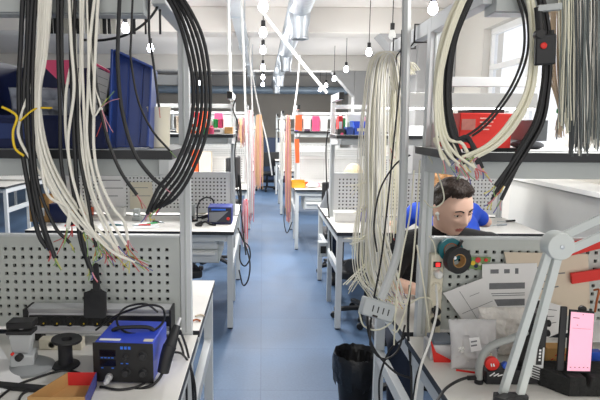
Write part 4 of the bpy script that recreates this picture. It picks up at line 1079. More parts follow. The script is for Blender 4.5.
for i in range(5):
    a = rnd.uniform(0, 6.28); r_ = rad * rnd.uniform(.2, .6)
    c = Vector((tc_ + r_ * math.cos(a), Yt + r_ * math.sin(a), zr - .125))
    mb = MB().sphere(c, (.03, .025, .018), PAPER, 9, 6)
    mb.v = [p + Vector((rnd.uniform(-1, 1), rnd.uniform(-1, 1), rnd.uniform(-1, 1))) * .006 for p in mb.v]
    tag(mb.build('crumpled_paper', smooth=False), 'crumpled white paper lying in the black waste bin', 'paper', 'waste paper in the bin')
# ================================================================== near right shelf
t = thing('storage_case', 'red carton with printed side on the near right shelf behind cables', 'box', P(485, 148, 1.85))
x0, x1 = fit(459, 511, 1.80, 1.58)
build_child(MB().box(x0, x1, 1.80, 2.0, ZS + .001, P(485, 113, 1.80).z, RED), 'carton', t, bevel=.003)
build_child(MB().box(x0 + .055, x1 - .01, 1.84, 1.98, P(485, 113, 1.80).z + .0003, P(485, 110, 1.80).z + .004, BLKS), 'lid_insert', t, bevel=.002)
build_child(MB().box(x0 + .005, x0 + .05, 1.797, 1.7995, P(470, 130, 1.80).z, P(470, 119, 1.80).z, mat('red_label', (190, 120, 110), .6, var=.3, scale=60)), 'printed_label', t)
for k in range(4): build_child(MB().box(x0 + .065, x0 + .065 + .05 - .006 * k, 1.7985, 1.7998, ZS + .10 - k * .012, ZS + .104 - k * .012, mat('pale_print', (250, 190, 180), .6)), 'printed_mark', t)
x0, x1 = fit(531, 547, 1.75, 1.58)
solid('instrument_case', 'dark grey case on the near right shelf right of red carton', 'case', x0, x1, 1.75, 1.9, ZS + .03, P(540, 120, 1.75).z, mat('slate_case', (92, 96, 100), .5))
x0, x1 = fit(527, 550, 1.72, 1.54)
q = MB().sphere(((x0 + x1) / 2, 1.80, ZS + .016), ((x1 - x0) / 2, .09, .0155), mat('dark_cloth', (66, 68, 72), .9, var=.2)); tag(q.build('cloth_pouch'), 'dark cloth pouch lying under the grey case', 'pouch')
q = MB().slab([P(462, 148, 1.628), P(520, 148, 1.628), P(519, 160, 1.628), P(500, 170, 1.628), P(480, 174, 1.628), P(466, 168, 1.628)], (0, -1, 0), .006, mat('black_cloth', (22, 22, 24), .9)); tag(q.build('cloth'), 'black cloth hanging over the front edge of the near right shelf', 'cloth')
q = MB().box(*fit(517, 600, 1.70, 1.53), 1.66, 1.9, ZS + .0005, ZS + .004, PAPER); tag(q.build('paper_sheet'), 'pale papers lying on the near right shelf behind the wire curtain', 'paper')
# switch box hanging below the rail
c = P(545, 47, 1.425)
t = thing('switch_box', 'black switch box with red button hanging under the near right rail', 'switch box', c)
M = Matrix.Translation(c) @ Matrix.Rotation(R(-3), 4, 'Y') @ Matrix.Rotation(R(-18), 4, 'Z')
build_child(MB().box(-.024, .024, -.014, .014, -.045, .03, BLKS, M=M), 'housing', t, bevel=.004)
build_child(MB().lathe([(.008, 0), (.008, .003), (.005, .005)], RED, M @ Vector((-.006, -.014, .002)), 16, M90), 'button', t)
build_child(MB().tube([M @ Vector((-.012, 0, .03)), M @ Vector((-.014, 0, .055)), M @ Vector((-.018, 0, .10))], .010, BLK, 10), 'strap', t)
build_child(MB().tube([M @ Vector((.014, 0, .03)), M @ Vector((.014, 0, .04))], .007, BLK, 10), 'cable_gland', t)
build_child(MB().lathe([(.011, -.01), (.013, 0), (.011, .012)], BLK, M @ Vector((-.016, -.006, .032)), 14, M90), 'clamp_knob', t)
build_child(MB().box(-.02, .035, -.01, .012, .088, .104, GREYD, M=M), 'hanger_plate', t, bevel=.002)
# ================================================================== people
SKIN = mat('skin', (248, 206, 184), .5, var=.05, scale=25)
LIPS = mat('lips', (198, 112, 104), .45, var=.05)
def remesh(mb, name, voxel, mt, smooth=4):
    me = bpy.data.meshes.new(name); me.from_pydata([tuple(p) for p in mb.v], [], mb.f)
    bm = bmesh.new(); bm.from_mesh(me); bmesh.ops.recalc_face_normals(bm, faces=bm.faces); bm.to_mesh(me); bm.free()
    o = bpy.data.objects.new(name, me); COL.objects.link(o)
    r = o.modifiers.new('r', 'REMESH'); r.mode = 'VOXEL'; r.voxel_size = voxel
    if smooth:
        s = o.modifiers.new('s', 'SMOOTH'); s.factor = .5; s.iterations = smooth
    dg = bpy.context.evaluated_depsgraph_get()
    me2 = bpy.data.meshes.new_from_object(o.evaluated_get(dg))
    bpy.data.objects.remove(o); bpy.data.meshes.remove(me)
    me2.materials.clear(); me2.materials.append(mt); me2.name = name
    me2.polygons.foreach_set('use_smooth', [True] * len(me2.polygons))
    return me2
def link_mesh(me, name, parent, origin):
    me.transform(Matrix.Translation(-Vector(origin)))
    o = bpy.data.objects.new(name, me); COL.objects.link(o)
    if parent is not None: o.parent = parent
    else: o.location = origin
    WORLD[o] = Vector(origin)
    return o
def cone(mb, a, b_, ra, rb, n=14):
    a = Vector(a); b_ = Vector(b_)
    mb.sphere(a, ra, SKIN, n, 9); mb.sphere(b_, rb, SKIN, n, 9)
    mb.tube([a, b_], ra, SKIN, n, r1=rb)
HA, HB, HC = .074, .096, .120
def g(u, s): return math.exp(-(u / s) ** 2)
def head_local(d):
    x, y, z = d.x * HA, d.y * HB, d.z * HC
    if z < 0:
        t = min(1, -z / HC); x *= 1 - .30 * t ** 1.6
        if y < 0: y *= 1 - .45 * t ** 1.2
        else: y *= 1 - .04 * t
    if y > .06: y = .06 + (y - .06) * .72
    if y > 0:
        ax = abs(x)
        y += .020 * g(x, .013) * g(z + .036, .016) + .011 * g(x, .011) * g(z + .012, .024)      # nose
        y += .006 * g(ax - .014, .009) * g(z + .042, .009)
        y -= .010 * g(ax - .032, .018) * g(z - .002, .014)                                      # sockets
        y += .005 * g(ax - .030, .020) * g(z - .022, .010)                                      # brow
        y += .006 * g(x, .022) * g(z + .062, .007) + .006 * g(x, .018) * g(z + .074, .008) - .003 * g(x, .02) * g(z + .068, .003)
        y += .010 * g(x, .022) * g(z + .102, .016)                                              # chin
        y += .006 * g(ax - .042, .02) * g(z + .025, .022)                                       # cheeks
    return Vector((x, y, z))
def sphere_dirs(n, m_):
    out = []
    for i in range(m_ + 1):
        th = math.pi * i / m_
        for k in range(n):
            a = 2 * math.pi * k / n
            out.append(Vector((max(math.sin(th), .003) * math.cos(a), max(math.sin(th), .003) * math.sin(a), -math.cos(th))))
    return out
def sphere_faces(n, m_):
    fs = [(i * n + k, i * n + (k + 1) % n, (i + 1) * n + (k + 1) % n, (i + 1) * n + k) for i in range(m_) for k in range(n)]
    return fs + [tuple(range(n))[::-1], tuple(range(m_ * n, m_ * n + n))]
def person(label, loc, J, hm, shirt, pants, hair, hairstyle, sleeve='short', seed=1, voxel=.0055, earbud=False, hs=1.0):
    rnd = random.Random(seed)
    C = J['head']; M = Matrix.Translation(C) @ hm.to_4x4() @ Matrix.Scale(hs, 4)
    b = MB()
    n, m_ = 72, 56
    b.add([M @ head_local(d) for d in sphere_dirs(n, m_)], sphere_faces(n, m_), SKIN)
    for s in (-1, 1):                                   # ears
        e = MB(); e.sphere((s * .074, -.004, -.012), (.011, .020, .032), SKIN, 14, 10); e.sphere((s * .078, -.012, .004), (.009, .018, .018), SKIN, 12, 8)
        b.add([M @ p for p in e.v], e.f, SKIN)
    neckb = M @ Vector((0, -.03, -.07)); cone(b, neckb, J['neck'], .054, .058)
    ch, pv = J['chest'], J['pelvis']
    rt = (J['sr'] - J['sl']).normalized()
    wa = pv.lerp(ch, .5) + J.get('bend', Vector((0, 0, 0)))
    def torso(mb, ex):
        for s in (-1, 1):
            cone(mb, pv + rt * .075 * s, wa + rt * .065 * s, .125 + ex, .112 + ex); cone(mb, wa + rt * .065 * s, ch + rt * .075 * s, .112 + ex, .118 + ex)
            sh = J['sr'] if s > 0 else J['sl']
            cone(mb, ch + rt * .05 * s, sh, .10 + ex, .060 + ex); cone(mb, J['neck'] - Vector((0, 0, .02)), sh, .058 + ex * .5, .056 + ex)
        cone(mb, wa, ch, .11 + ex, .118 + ex); cone(mb, ch, J['neck'] - Vector((0, 0, .03)), .10 + ex, .058 + ex * .6)
    torso(b, 0)
    for s in ('r', 'l'):
        sh, el, wr, hip, kn, an, toe = (J[k + s] for k in ('s', 'e', 'w', 'h', 'k', 'a', 't'))
        cone(b, sh, el, .052, .041); cone(b, el, wr, .042, .027)
        cone(b, hip, kn, .086, .056); cone(b, kn, an, .055, .038); cone(b, an, toe, .038, .032)
        f = (wr - el).normalized(); side = f.cross(Vector((0, 0, 1))).normalized() * (1 if s == 'r' else -1); dn = Vector((0, 0, -1))
        pm = wr + f * .075
        for k in range(4): cone(b, wr + f * .01 + side * (k - 1.5) * .010, wr + f * .085 + side * (k - 1.5) * .021, .016, .0125, 9)
        for k, ln_ in enumerate((.068, .078, .072, .055)):
            r0 = wr + f * .085 + side * (k - 1.5) * .021; r1 = r0 + f * ln_ * .5 + dn * .008 + side * (k - 1.5) * .003; r2 = r1 + f * ln_ * .38 + dn * .026
            cone(b, r0, r1, .0095, .0088, 8); cone(b, r1, r2, .0088, .0072, 8)
        t0 = wr + f * .03 - side * .026; t1 = t0 + f * .03 - side * .026 + dn * .006; t2 = t1 + f * .03 - side * .008 + dn * .012
        cone(b, wr + f * .02 - side * .01, t0, .016, .0135, 8); cone(b, t0, t1, .0125, .0105, 8); cone(b, t1, t2, .0105, .0085, 8)
    me = remesh(b, 'person', voxel, SKIN, 2)
    me.materials.append(LIPS)
    Mi = M.inverted()
    for p in me.polygons:
        q = Mi @ p.center
        if q.y > .06 and abs(q.x) < .024 - abs(q.z + .068) * .6 and -.078 < q.z < -.059: p.material_index = 1
    root = link_mesh(me, 'person', None, loc); tag(root, label, 'person')
    # clothing
    c = MB(); torso(c, .012)
    for s in ('r', 'l'):
        sh, el, wr = J['s' + s], J['e' + s], J['w' + s]
        if sleeve == 'short': cone(c, sh, sh.lerp(el, .62), .066, .060)
        else: cone(c, sh, el, .066, .056); cone(c, el, el.lerp(wr, .88), .056, .042)
    link_mesh(remesh(c, 'shirt', .009, shirt, 3), 'shirt', root, loc)
    c = MB()
    for s in ('r', 'l'):
        hip, kn, an = (J[k + s] for k in ('h', 'k', 'a'))
        cone(c, pv + (hip - pv) * .8, hip, .132, .104); cone(c, hip, kn, .102, .070); cone(c, kn, kn.lerp(an, .93), .070, .056)
    link_mesh(remesh(c, 'trousers', .011, pants, 3), 'trousers', root, loc)
    for s in ('r', 'l'):
        c = MB(); cone(c, J['a' + s] + Vector((0, 0, -.01)), J['t' + s], .048, .040)
        link_mesh(remesh(c, 'shoe', .009, BLKS, 2), 'shoe', root, loc)
    # hair
    n, m_ = 96, 72; vs = []
    for d in sphere_dirs(n, m_):
        p = head_local(d); thick = -.012
        top = max(0, d.z)
        front = d.y
        if hairstyle == 'quiff':
            line = .60 - .12 * abs(d.x) if front > .40 else (.60 - (.40 - front) * 1.5 if front > -.25 else -.50)
            if d.z > line:
                w_ = min(1, (d.z - line) / .16)
                thick = -.012 + w_ * (.0155 + .010 * top + .022 * max(0, front) * top * top + rnd.uniform(0, .005) + .005 * math.sin(14 * d.x + 6 * d.y) * top)
        else:
            line = .42 - .08 * abs(d.x) if front > .35 else (.42 - (.35 - front) * 1.3 if front > -.3 else -.62)
            if d.z > line:
                w_ = min(1, (d.z - line) / .2)
                thick = -.012 + w_ * (.028 + .008 * top + rnd.uniform(0, .006) + .003 * math.sin(11 * d.x + 7 * d.z))
        nrm = Vector((d.x / HA, d.y / HB, d.z / HC)).normalized()
        q = p + nrm * thick
        if hairstyle == 'quiff' and thick > 0: q += Vector((.006, .006 * max(0, front), 0)) * top
        vs.append(M @ q)
    h = MB().add(vs, sphere_faces(n, m_), hair)
    build_child(h, 'hair', root, ang=180)
    for s in (-1, 1):
        e = MB(); pts = [Vector((s * a, .09, z)) for a, z in ((.015, .020), (.028, .026), (.044, .019))]
        def surf(x, z, off):
            best = None
            zz_ = max(-1, min(1, z / HC)); rr_ = math.sqrt(max(0, 1 - zz_ ** 2)); sx = x / HA / (rr_ or 1)
            if z < 0: sx /= (1 - .30 * min(1, -z / HC) ** 1.6)
            sx = max(-.98, min(.98, sx)); d = Vector((sx * rr_, math.sqrt(1 - sx * sx) * rr_, zz_)); q = head_local(d); q.y += off; return q
        e.tube(curve([M @ surf(s * a, z, .001) for a, z in ((.014, .018), (.028, .024), (.046, .018))], 5), .0036, hair, 7, r1=.0026)
        build_child(e, 'eyebrow', root)
        e = MB().sphere((0, 0, 0), (.0125, .006, .0065), WHT, 14, 10); q = surf(s * .031, .001, -.002)
        e.v = [M @ (p + q) for p in e.v]; ey = build_child(e, 'eye', root)
        e = MB().sphere((0, 0, 0), (.0052, .003, .0052), mat('brown_iris', (60, 40, 30), .2), 12, 8); e.v = [M @ (p + q + Vector((0, .0045, -.002))) for p in e.v]; build_child(e, 'iris', root)
        e = MB().tube(curve([M @ surf(s * a, z, .004) for a, z in ((.018, .002), (.031, .0065), (.045, .001))], 5), .0019, mat('dark_lash', (50, 34, 28), .6), 6); build_child(e, 'eyelash', root)
        e = MB().tube(curve([M @ surf(s * a, z, .0035) for a, z in ((.019, .005), (.031, .010), (.044, .004))], 5), .0042, SKIN, 8); build_child(e, 'eyelid', root)
    if earbud:
        e = MB(); e.sphere((.083, .012, -.012), (.008, .009, .009), WHT, 12, 8); e.tube([(.084, .016, -.016), (.082, .024, -.036)], .0035, WHT, 8)
        e.v = [M @ p for p in e.v]; build_child(e, 'earbud', root)
    return root
V = lambda *a: Vector(a)
def face_mat(yaw, pitch, roll=0):       # yaw 0 faces +Y, pitch>0 looks down
    return (Matrix.Rotation(R(yaw), 3, 'Z') @ Matrix.Rotation(R(-pitch), 3, 'X') @ Matrix.Rotation(R(roll), 3, 'Y'))
def seated(head, facing, lean, pelvis, elbow_out=.0, hands=None, sh_w=.19):
    # facing: +1 looks to +Y, -1 looks to the camera
    fy = facing; J = {}
    pv = Vector(pelvis); J['head'] = Vector(head); J['pelvis'] = pv
    rx = fy                              # body's right side along +X when facing +Y
    nk = Vector(head) + V(0, -fy * .055, -.125); J['neck'] = nk
    J['chest'] = pv.lerp(nk, .66) + V(0, -fy * .03, 0)
    J['bend'] = V(0, -fy * .05, 0)
    for s, k in ((1, 'r'), (-1, 'l')):
        J['s' + k] = nk + V(rx * s * sh_w, -fy * .02, -.05)
        h = hands[k]; J['w' + k] = Vector(h)
        mid = J['s' + k].lerp(J['w' + k], .5); J['e' + k] = mid + V(rx * s * (.09 + elbow_out), -fy * .06, -.10)
        J['h' + k] = pv + V(rx * s * .09, fy * .05, -.01); J['k' + k] = V(pv.x + rx * s * .15, pv.y + fy * .43, .52)
        J['a' + k] = V(pv.x + rx * s * .14, pv.y + fy * .36, .085); J['t' + k] = V(pv.x + rx * s * .16, pv.y + fy * .52, .04)
    return J
BLT = mat('black_tee', (26, 26, 29), .85, var=.1); BLS = mat('blue_smock', (36, 84, 214), .75, var=.10, scale=9, bump=.3); GRS = mat('grey_shirt', (120, 124, 130), .8)
JN = mat('dark_jeans', (40, 48, 66), .85, var=.15)
HD = mat('dark_brown_hair', (46, 32, 24), .5, var=.5, scale=90, bump=.9); HBL = mat('blond_hair', (206, 150, 92), .5, var=.3, scale=90, bump=.9); HP_ = mat('pale_blond_hair', (226, 204, 164), .5, var=.25, scale=90, bump=.9)
h1 = P(452, 208, 2.44)
J = seated(h1, -1, 0, (h1.x - .02, 2.99, .58), hands={'r': (h1.x - .12, 2.46, .835), 'l': (h1.x + .20, 2.46, .835)}, sh_w=.21)
J['sr'].z -= .02; J['sl'].z -= .02
person('young man with dark hair and white earbud bent over work behind the right panel', (h1.x, 3.0, 0), J, face_mat(180 + 22, 15, 4), BLT, JN, HD, 'quiff', 'short', 2, earbud=True, hs=1.07)
h2 = P(442, 187, 3.98)
J = seated(h2, 1, 0, (h2.x - .02, 3.52, .60), elbow_out=.10, hands={'r': (h2.x + .16, 4.33, .835), 'l': (h2.x - .18, 4.33, .835)}, sh_w=.20)
J['el'] = P(396, 226, 3.97); J['er'] = P(486, 222, 4.0)
J['wl'] = V(J['el'].x + .06, 4.24, .835); J['wr'] = V(J['er'].x - .06, 4.24, .835)
person('blond person in a blue smock bent over the second right table, back turned', (h2.x, 3.5, 0), J, face_mat(8, 35), BLS, JN, HBL, 'short', 'short', 3, voxel=.007)
h3 = P(353, 178, 5.22)
J = seated(h3, -1, 0, (h3.x, 5.80, .60), hands={'r': (h3.x - .14, 5.25, .835), 'l': (h3.x + .14, 5.25, .835)})
person('person with pale blond hair, only the crown showing over the second right panel', (h3.x, 5.8, 0), J, face_mat(180, 30), GRS, JN, HP_, 'short', 'long', 4, voxel=.008)
# ---- office chairs
def chair(x, y, rz, label, seat_z=.47, back=True):
    t = thing('office_chair', label, 'chair', (x, y, 0)); M = Matrix.Translation((x, y, 0)) @ Matrix.Rotation(R(rz), 4, 'Z')
    def add(mb, n, bev=0, par=t): mb.v = [M @ p for p in mb.v]; return build_child(mb, n, par, bevel=bev)
    add(MB().box(-.22, .22, -.21, .21, seat_z - .07, seat_z, BLKS), 'seat', .02)
    if back:
        q = MB(); nx = 10
        vs = []; fs = []
        for k in range(2):
            for j in range(2):
                for i in range(nx + 1):
                    u = (i / nx - .5) * 2; vs.append(Vector((u * .21, -.235 - .035 * k + .05 * u * u, (seat_z + .16) + j * .34)))
        w_ = nx + 1
        for i in range(nx):
            fs += [(i, i + 1, w_ + i + 1, w_ + i), (2 * w_ + i, 3 * w_ + i, 3 * w_ + i + 1, 2 * w_ + i + 1), (w_ + i, w_ + i + 1, 3 * w_ + i + 1, 3 * w_ + i), (i, 2 * w_ + i, 2 * w_ + i + 1, i + 1)]
        for i in (0, nx): fs.append((i, w_ + i, 3 * w_ + i, 2 * w_ + i))
        q.add(vs, fs, BLKS); add(q, 'backrest', .012)
        add(MB().tube(curve([(0, -.05, seat_z - .08), (0, -.26, seat_z - .07), (0, -.29, seat_z + .05), (0, -.275, seat_z + .30)], 5), .016, BLK, 8), 'back_support')
    add(MB().tube([(0, 0, .09), (0, 0, seat_z - .07)], .025, BLK, 14), 'gas_column')
    for k in range(5):
        a = 2 * math.pi * k / 5 + .3; e = Vector((math.cos(a), math.sin(a), 0))
        lg = add(MB().bar(Vector((0, 0, .10)), e * .27 + Vector((0, 0, .075)), .045, .03, BLK), 'leg', .004)
        q = MB().lathe([(.024, -.02), (.027, -.012), (.027, .012), (.024, .02)], BLK, e * .27 + Vector((0, 0, .028)), 14, Matrix.Rotation(R(90), 4, 'X'))
        q.v = [M @ p for p in q.v]; q.build('caster', lg, origin=WORLD[t])
    return t
chair(h1.x - .02, 3.02, 180, 'black office chair under the dark haired man', back=False)
chair(h2.x - .02, 3.50, 0, 'black office chair under the person in blue', back=False)
chair(h3.x, 5.82, 180, 'black office chair under the pale blond person')
chair(PX(360, 4.7, .2), 4.35, 160, 'black office chair pushed under the second right table', .44, False)
chair(-.75, 4.35, 20, 'black office chair pushed under the second left table', .44, False)
chair(PX(214, 5.85, 1.2), 6.05, 75, 'black office chair showing its tall back above the second left panel', .75)
# ================================================================== things on the farther benches
def pbox(name, label, cat, px0, px1, pytop, Y, zb, mt, depth=.12, group=None, bevel=.003, lid=None):
    x0, x1 = fit(px0, px1, Y, zb)
    zt = P((px0 + px1) / 2, pytop, Y).z
    if zt < zb + .01: zt = zb + .01
    o = MB().box(x0, x1, Y, Y + depth, zb + .001, zt, mt).build(name, bevel=bevel)
    tag(o, label, cat, group)
    if lid is not None:
        MB().box(x0 + (x1 - x0) * .15, x0 + (x1 - x0) * .85, Y - .0015, Y - .0002, zb + (zt - zb) * .3, zb + (zt - zb) * .7, lid).build('front_label', o, origin=WORLD[o])
    return o
WB = mat('white_box', (232, 232, 228), .6, var=.03)
# second left shelf
Y = 4.45
pbox('carton', 'brown carton at the right end of the second left shelf', 'box', 224, 232, 127, Y, ZS, CARD)
pbox('carton', 'white long carton on the second left shelf', 'box', 201, 223, 128, Y, ZS, WB, lid=INK)
z2 = P(210, 128, Y).z
for i, (a, b_, mt, nm) in enumerate(((206, 212, WB, 'white'), (213, 217, GREEN, 'green'), (217.5, 222, PINK, 'pink'), (222.5, 226.5, mat('pale_pink', (240, 180, 190), .5), 'pale pink'))):
    pbox('small_box', '%s small box stacked on the white carton, second left shelf' % nm, 'box', a, b_ if i < 3 else 223, 119, Y + .02, z2, mt, .08)
pbox('carton', 'orange carton on the second left shelf beside the coil', 'box', 190, 199, 124, Y, ZS, ORANGE, lid=WHT)
pbox('carton', 'tan carton on the second left shelf behind the coil', 'box', 176, 188, 116, Y + .12, ZS, TAN)
for i, (px, mt, nm) in enumerate(((203, GREEN, 'green'), (207, ORANGE, 'orange'), (211, PINK, 'pink'))):
    x = PX(px, 4.40, ZS); tag(MB().lathe([(.018, .0005), (.02, .004), (.02, .05), (.012, .056), (.012, .07)], mt, (x, 4.40, ZS), 14).build('bottle'), '%s bottle at the front edge of the second left shelf' % nm, 'bottle')
for i, (a, b_, t_, mt, nm) in enumerate(((60, 84, 118, NAVY, 'navy'), (88, 108, 114, WB, 'white'), (112, 150, 116, GREYD, 'grey'))):
    pbox('carton', '%s box on the second left shelf, seen past the hanging cables' % nm, 'box', a, b_, t_, Y + .05, ZS, mt)
# second left table
t = thing('bench_supply', 'dark blue instrument with red knob on the second left table', 'instrument', (PX(219, 4.4, ZT), 4.45, ZT))
x0, x1 = fit(208, 232, 4.36, .85); z1 = P(220, 207, 4.36).z
build_child(MB().box(x0, x1, 4.362, 4.56, ZT + .008, z1, mat('instrument_blue', (52, 66, 150), .4)), 'case', t, bevel=.004)
build_child(MB().box(x0 + .006, x1 - .006, 4.356, 4.3615, ZT + .014, z1 - .008, mat('instrument_dark', (38, 42, 60), .4)), 'front_panel', t)
build_child(MB().slab([V(x0 + .01, 4.3555, ZT + .02), V(x0 + .07, 4.3555, ZT + .02), V(x1 - .03, 4.3555, z1 - .035), V(x0 + .01, 4.3555, z1 - .045)], (0, -1, 0), .001, mat('instrument_grey', (130, 134, 142), .5)), 'scale_plate', t)
build_child(MB().box(x0 + .03, x1 - .05, 4.3545, 4.3558, z1 - .028, z1 - .014, BLU), 'display', t)
build_child(MB().lathe([(.013, 0), (.012, .012)], RED, (x1 - .03, 4.356, ZT + .05), 16, M90), 'knob', t)
for a in (x0 + .02, x1 - .02): build_child(MB().box(a - .01, a + .01, 4.37, 4.55, ZT + .0005, ZT + .008, BLK), 'foot', t)
sheet('paper_sheet', 'large white drawing sheet pinned on the second left panel, left one', [(99, 172), (126, 172), (126, 211), (99, 211)], 4.78, PAPER, [(.1, .2, .8, .22), (.1, .4, .9, .42), (.2, .6, .7, .62)])
sheet('paper_sheet', 'cream drawing sheet pinned on the second left panel, right one', [(130, 182), (152, 182), (154, 209), (130, 209)], 4.78, CREAM, [(.1, .2, .8, .22), (.1, .5, .9, .52)])
def tabled(px, py): return PZ(px, py, ZT)
def pz_box(name, label, cat, px0, px1, pybase, pytop, mt, depth=.10, bevel=.003):
    q = PZ((px0 + px1) / 2, pybase, ZT); s_ = q.y / F
    zt = P((px0 + px1) / 2, pytop, q.y).z
    x0, x1 = fit(px0, px1, q.y, ZT)
    return tag(MB().box(x0, x1, q.y, q.y + depth, ZT + .001, zt, mt).build(name, bevel=bevel), label, cat)
t = thing('carton', 'open brown carton at the left end of the second left table', 'box', PZ(40, 222, ZT))
q = PZ(40, 222, ZT); x0, x1 = fit(30, 50, q.y, ZT); zt = P(40, 196, q.y).z
for a in ((x0, x0 + .004, q.y, q.y + .16), (x1 - .004, x1, q.y, q.y + .16), (x0 + .0041, x1 - .0041, q.y, q.y + .004), (x0 + .0041, x1 - .0041, q.y + .156, q.y + .16)):
    build_child(MB().box(*a, ZT + .001, zt, CARD), 'side_wall', t)
build_child(MB().box(x0 + .0045, x1 - .0045, q.y + .0045, q.y + .1555, ZT + .001, ZT + .005, CARD), 'carton_floor', t)
build_child(MB().box(x0 + .03, x1 - .04, q.y - .002, q.y - .0003, ZT + .05, ZT + .12, PAPER), 'label_sheet', t)
pz_box('tool_box', 'dark navy tool box next to the brown carton', 'box', 50, 68, 223, 204, NAVY)
pz_box('carton', 'small brown parts box among the clutter, second left table', 'box', 70, 82, 219, 210, CARD, .08)
pz_box('small_box', 'orange small box among the clutter, second left table', 'box', 84, 92, 216, 208, ORANGE, .06)
pz_box('small_box', 'white small box under the pinned drawing, second left table', 'box', 106, 124, 217, 208, WB, .08)
pz_box('small_box', 'grey small box by the near left post, second left table', 'box', 186, 195, 219, 205, GREYD, .07)
pz_box('small_box', 'cream adaptor box left of the blue instrument', 'box', 197, 206, 214, 204, CREAM, .06)
for i, (a, b_, c, d, nm) in enumerate(((52, 228, 92, 219, 'leftmost'), (96, 229, 128, 221, 'middle'), (132, 229, 160, 222, 'rightmost'))):
    p0, p1, p2, p3 = PZ(a, b_, ZT), PZ(c, b_ - 1, ZT), PZ(c - 4, d, ZT), PZ(a + 5, d + 1, ZT)
    tag(MB().slab([p + V(0, 0, .001 + .001 * i) for p in (p0, p1, p2, p3)], (0, 0, 1), .001, PAPER).build('paper_sheet'), 'loose white sheet on the second left table, %s' % nm, 'paper')
t = thing('vise', 'small grey bench vise on the second left table', 'vise', PZ(136, 221, ZT))
q = PZ(136, 221, ZT)
build_child(MB().box(q.x - .035, q.x + .035, q.y, q.y + .08, ZT + .004, ZT + .03, GREYD), 'base', t, bevel=.004)
build_child(MB().box(q.x - .025, q.x + .025, q.y + .01, q.y + .03, ZT + .03, ZT + .10, GREYD), 'jaw', t, bevel=.004)
build_child(MB().box(q.x - .025, q.x + .025, q.y + .045, q.y + .065, ZT + .03, ZT + .10, GREYD), 'jaw', t, bevel=.004)
build_child(MB().tube([q + V(0, -.05, .06), q + V(0, .01, .06)], .006, STEEL, 8), 'screw', t)
build_child(MB().tube([q + V(-.03, -.045, .06), q + V(.03, -.045, .06)], .004, STEEL, 8), 'tommy_bar', t)
for i, (px, py, mt, nm) in enumerate(((138, 226, RED, 'red'), (146, 225, GREEN, 'green'), (152, 222, YEL, 'yellow'), (160, 223, BLK, 'black'), (122, 226, TEAL, 'teal'), (78, 226, REDP, 'pinkish red'))):
    q = PZ(px, py, ZT) + V(0, 0, .008)
    t = thing('pliers', '%s handled pliers lying on the second left table' % nm, 'pliers', q)
    a = R(20 + 37 * i); e = V(math.cos(a), math.sin(a) * .6, 0).normalized(); n_ = V(-e.y, e.x, 0)
    for s in (-1, 1): build_child(MB().tube(curve([q, q + e * .04 + n_ * s * .012, q + e * .10 + n_ * s * .012], 4), .0055, mt, 8), 'handle', t)
    build_child(MB().tube([q - e * .045, q + e * .005], .003, STEEL, 8, r1=.007), 'jaws', t)
for i in range(7):
    rnd = random.Random(50 + i); q = PZ(190 + 2.6 * i + rnd.uniform(-2, 2), 222 + rnd.uniform(-4, 5), ZT) + V(0, 0, .010)
    pts = [q]
    for k in range(4): pts.append(pts[-1] + V(rnd.uniform(-.07, .07), rnd.uniform(-.05, .05), 0)); pts[-1].z = ZT + .010 + (.02 if k == 1 else 0)
    tag(MB().tube(curve(pts, 5), .009, BLK if i % 2 else BLKS, 7).build('black_cable'), 'black lead tangled beside the blue instrument on the second left table', 'cable', 'tangled black leads on the second left table')
q = P(203, 213, 4.6); tag(MB().tube(curve([P(197, 222, 4.5), P(198, 205, 4.55), P(204, 198, 4.6), P(212, 199, 4.6), P(215, 207, 4.58)], 6), .007, BLKS, 8).build('black_cable'), 'black lead arching over the blue instrument', 'cable')
# third left bench and things seen under the second shelf
pbox('carton', 'orange upright file box on the third left bench, left of brown one', 'box', 192, 198, 150, 7.2, ZT, ORANGE, .2)
pbox('carton', 'tan upright file box on the third left bench', 'box', 199, 211, 152, 7.2, ZT, TAN, .2)
pbox('carton', 'white instrument box on the third left bench near its end', 'box', 226, 236, 160, 7.0, ZT, WB, .2)
Y = 7.2
pbox('carton', 'brown carton on the third left shelf by the harness', 'box', 239, 247, 126, Y, ZS, CARD)
pbox('carton', 'pink carton on the third left shelf', 'box', 214, 222, 113, Y, ZS, PINK)
pbox('carton', 'white carton on the third left shelf', 'box', 223, 230, 116, Y, ZS, WB)
pbox('carton', 'orange carton on the third left shelf', 'box', 200, 207, 111, Y, ZS, ORANGE)
pbox('carton', 'red and white carton on the third left shelf at its left', 'box', 188, 198, 112, Y, ZS, REDP, lid=WHT)
pbox('carton', 'tan carton on the fourth left shelf behind the pink harness', 'box', 250, 256, 126, 10.0, ZS, TAN)
# second right shelf
Y = 4.42
t = thing('storage_bin', 'blue open-front bin on the second right shelf', 'storage bin', (PX(360, Y, ZS), Y + .1, ZS))
x0, x1 = fit(354, 378, Y, ZS); build_child(bin_mesh(MB(), x0, x1, Y, Y + .25, ZS + .001, P(365, 121, Y).z, .55, BLUE2), 'bin_body', t)
build_child(MB().box(x0 + .02, x1 - .05, Y - .008, Y - .0065, ZS + .03, ZS + .055, CREAM), 'front_label', t)
pbox('small_bin', 'narrow dark blue bin left of the larger blue one', 'storage bin', 346, 353, 127, Y - .01, ZS, BLUEB, .15)
o = pbox('black_box', 'black box with a pink dot at the left of the second right shelf', 'box', 337, 345, 129, Y, ZS, BLK, .12)
MB().lathe([(.012, 0), (.012, .002)], PINK, P(342, 134, Y), 14, M90).build('pink_dot', o, origin=WORLD[o])
pbox('carton', 'red and white carton behind the black box on the second right shelf', 'box', 337.5, 342, 116, Y + .16, ZS, REDP, lid=WHT)
pbox('carton', 'green carton beside the red one on the second right shelf', 'box', 342.5, 345, 119, Y + .16, ZS, GREEN, .1)
pbox('carton', 'white carton at the back of the second right shelf', 'box', 346, 362, 114, Y + .28, ZS, WB, .1)
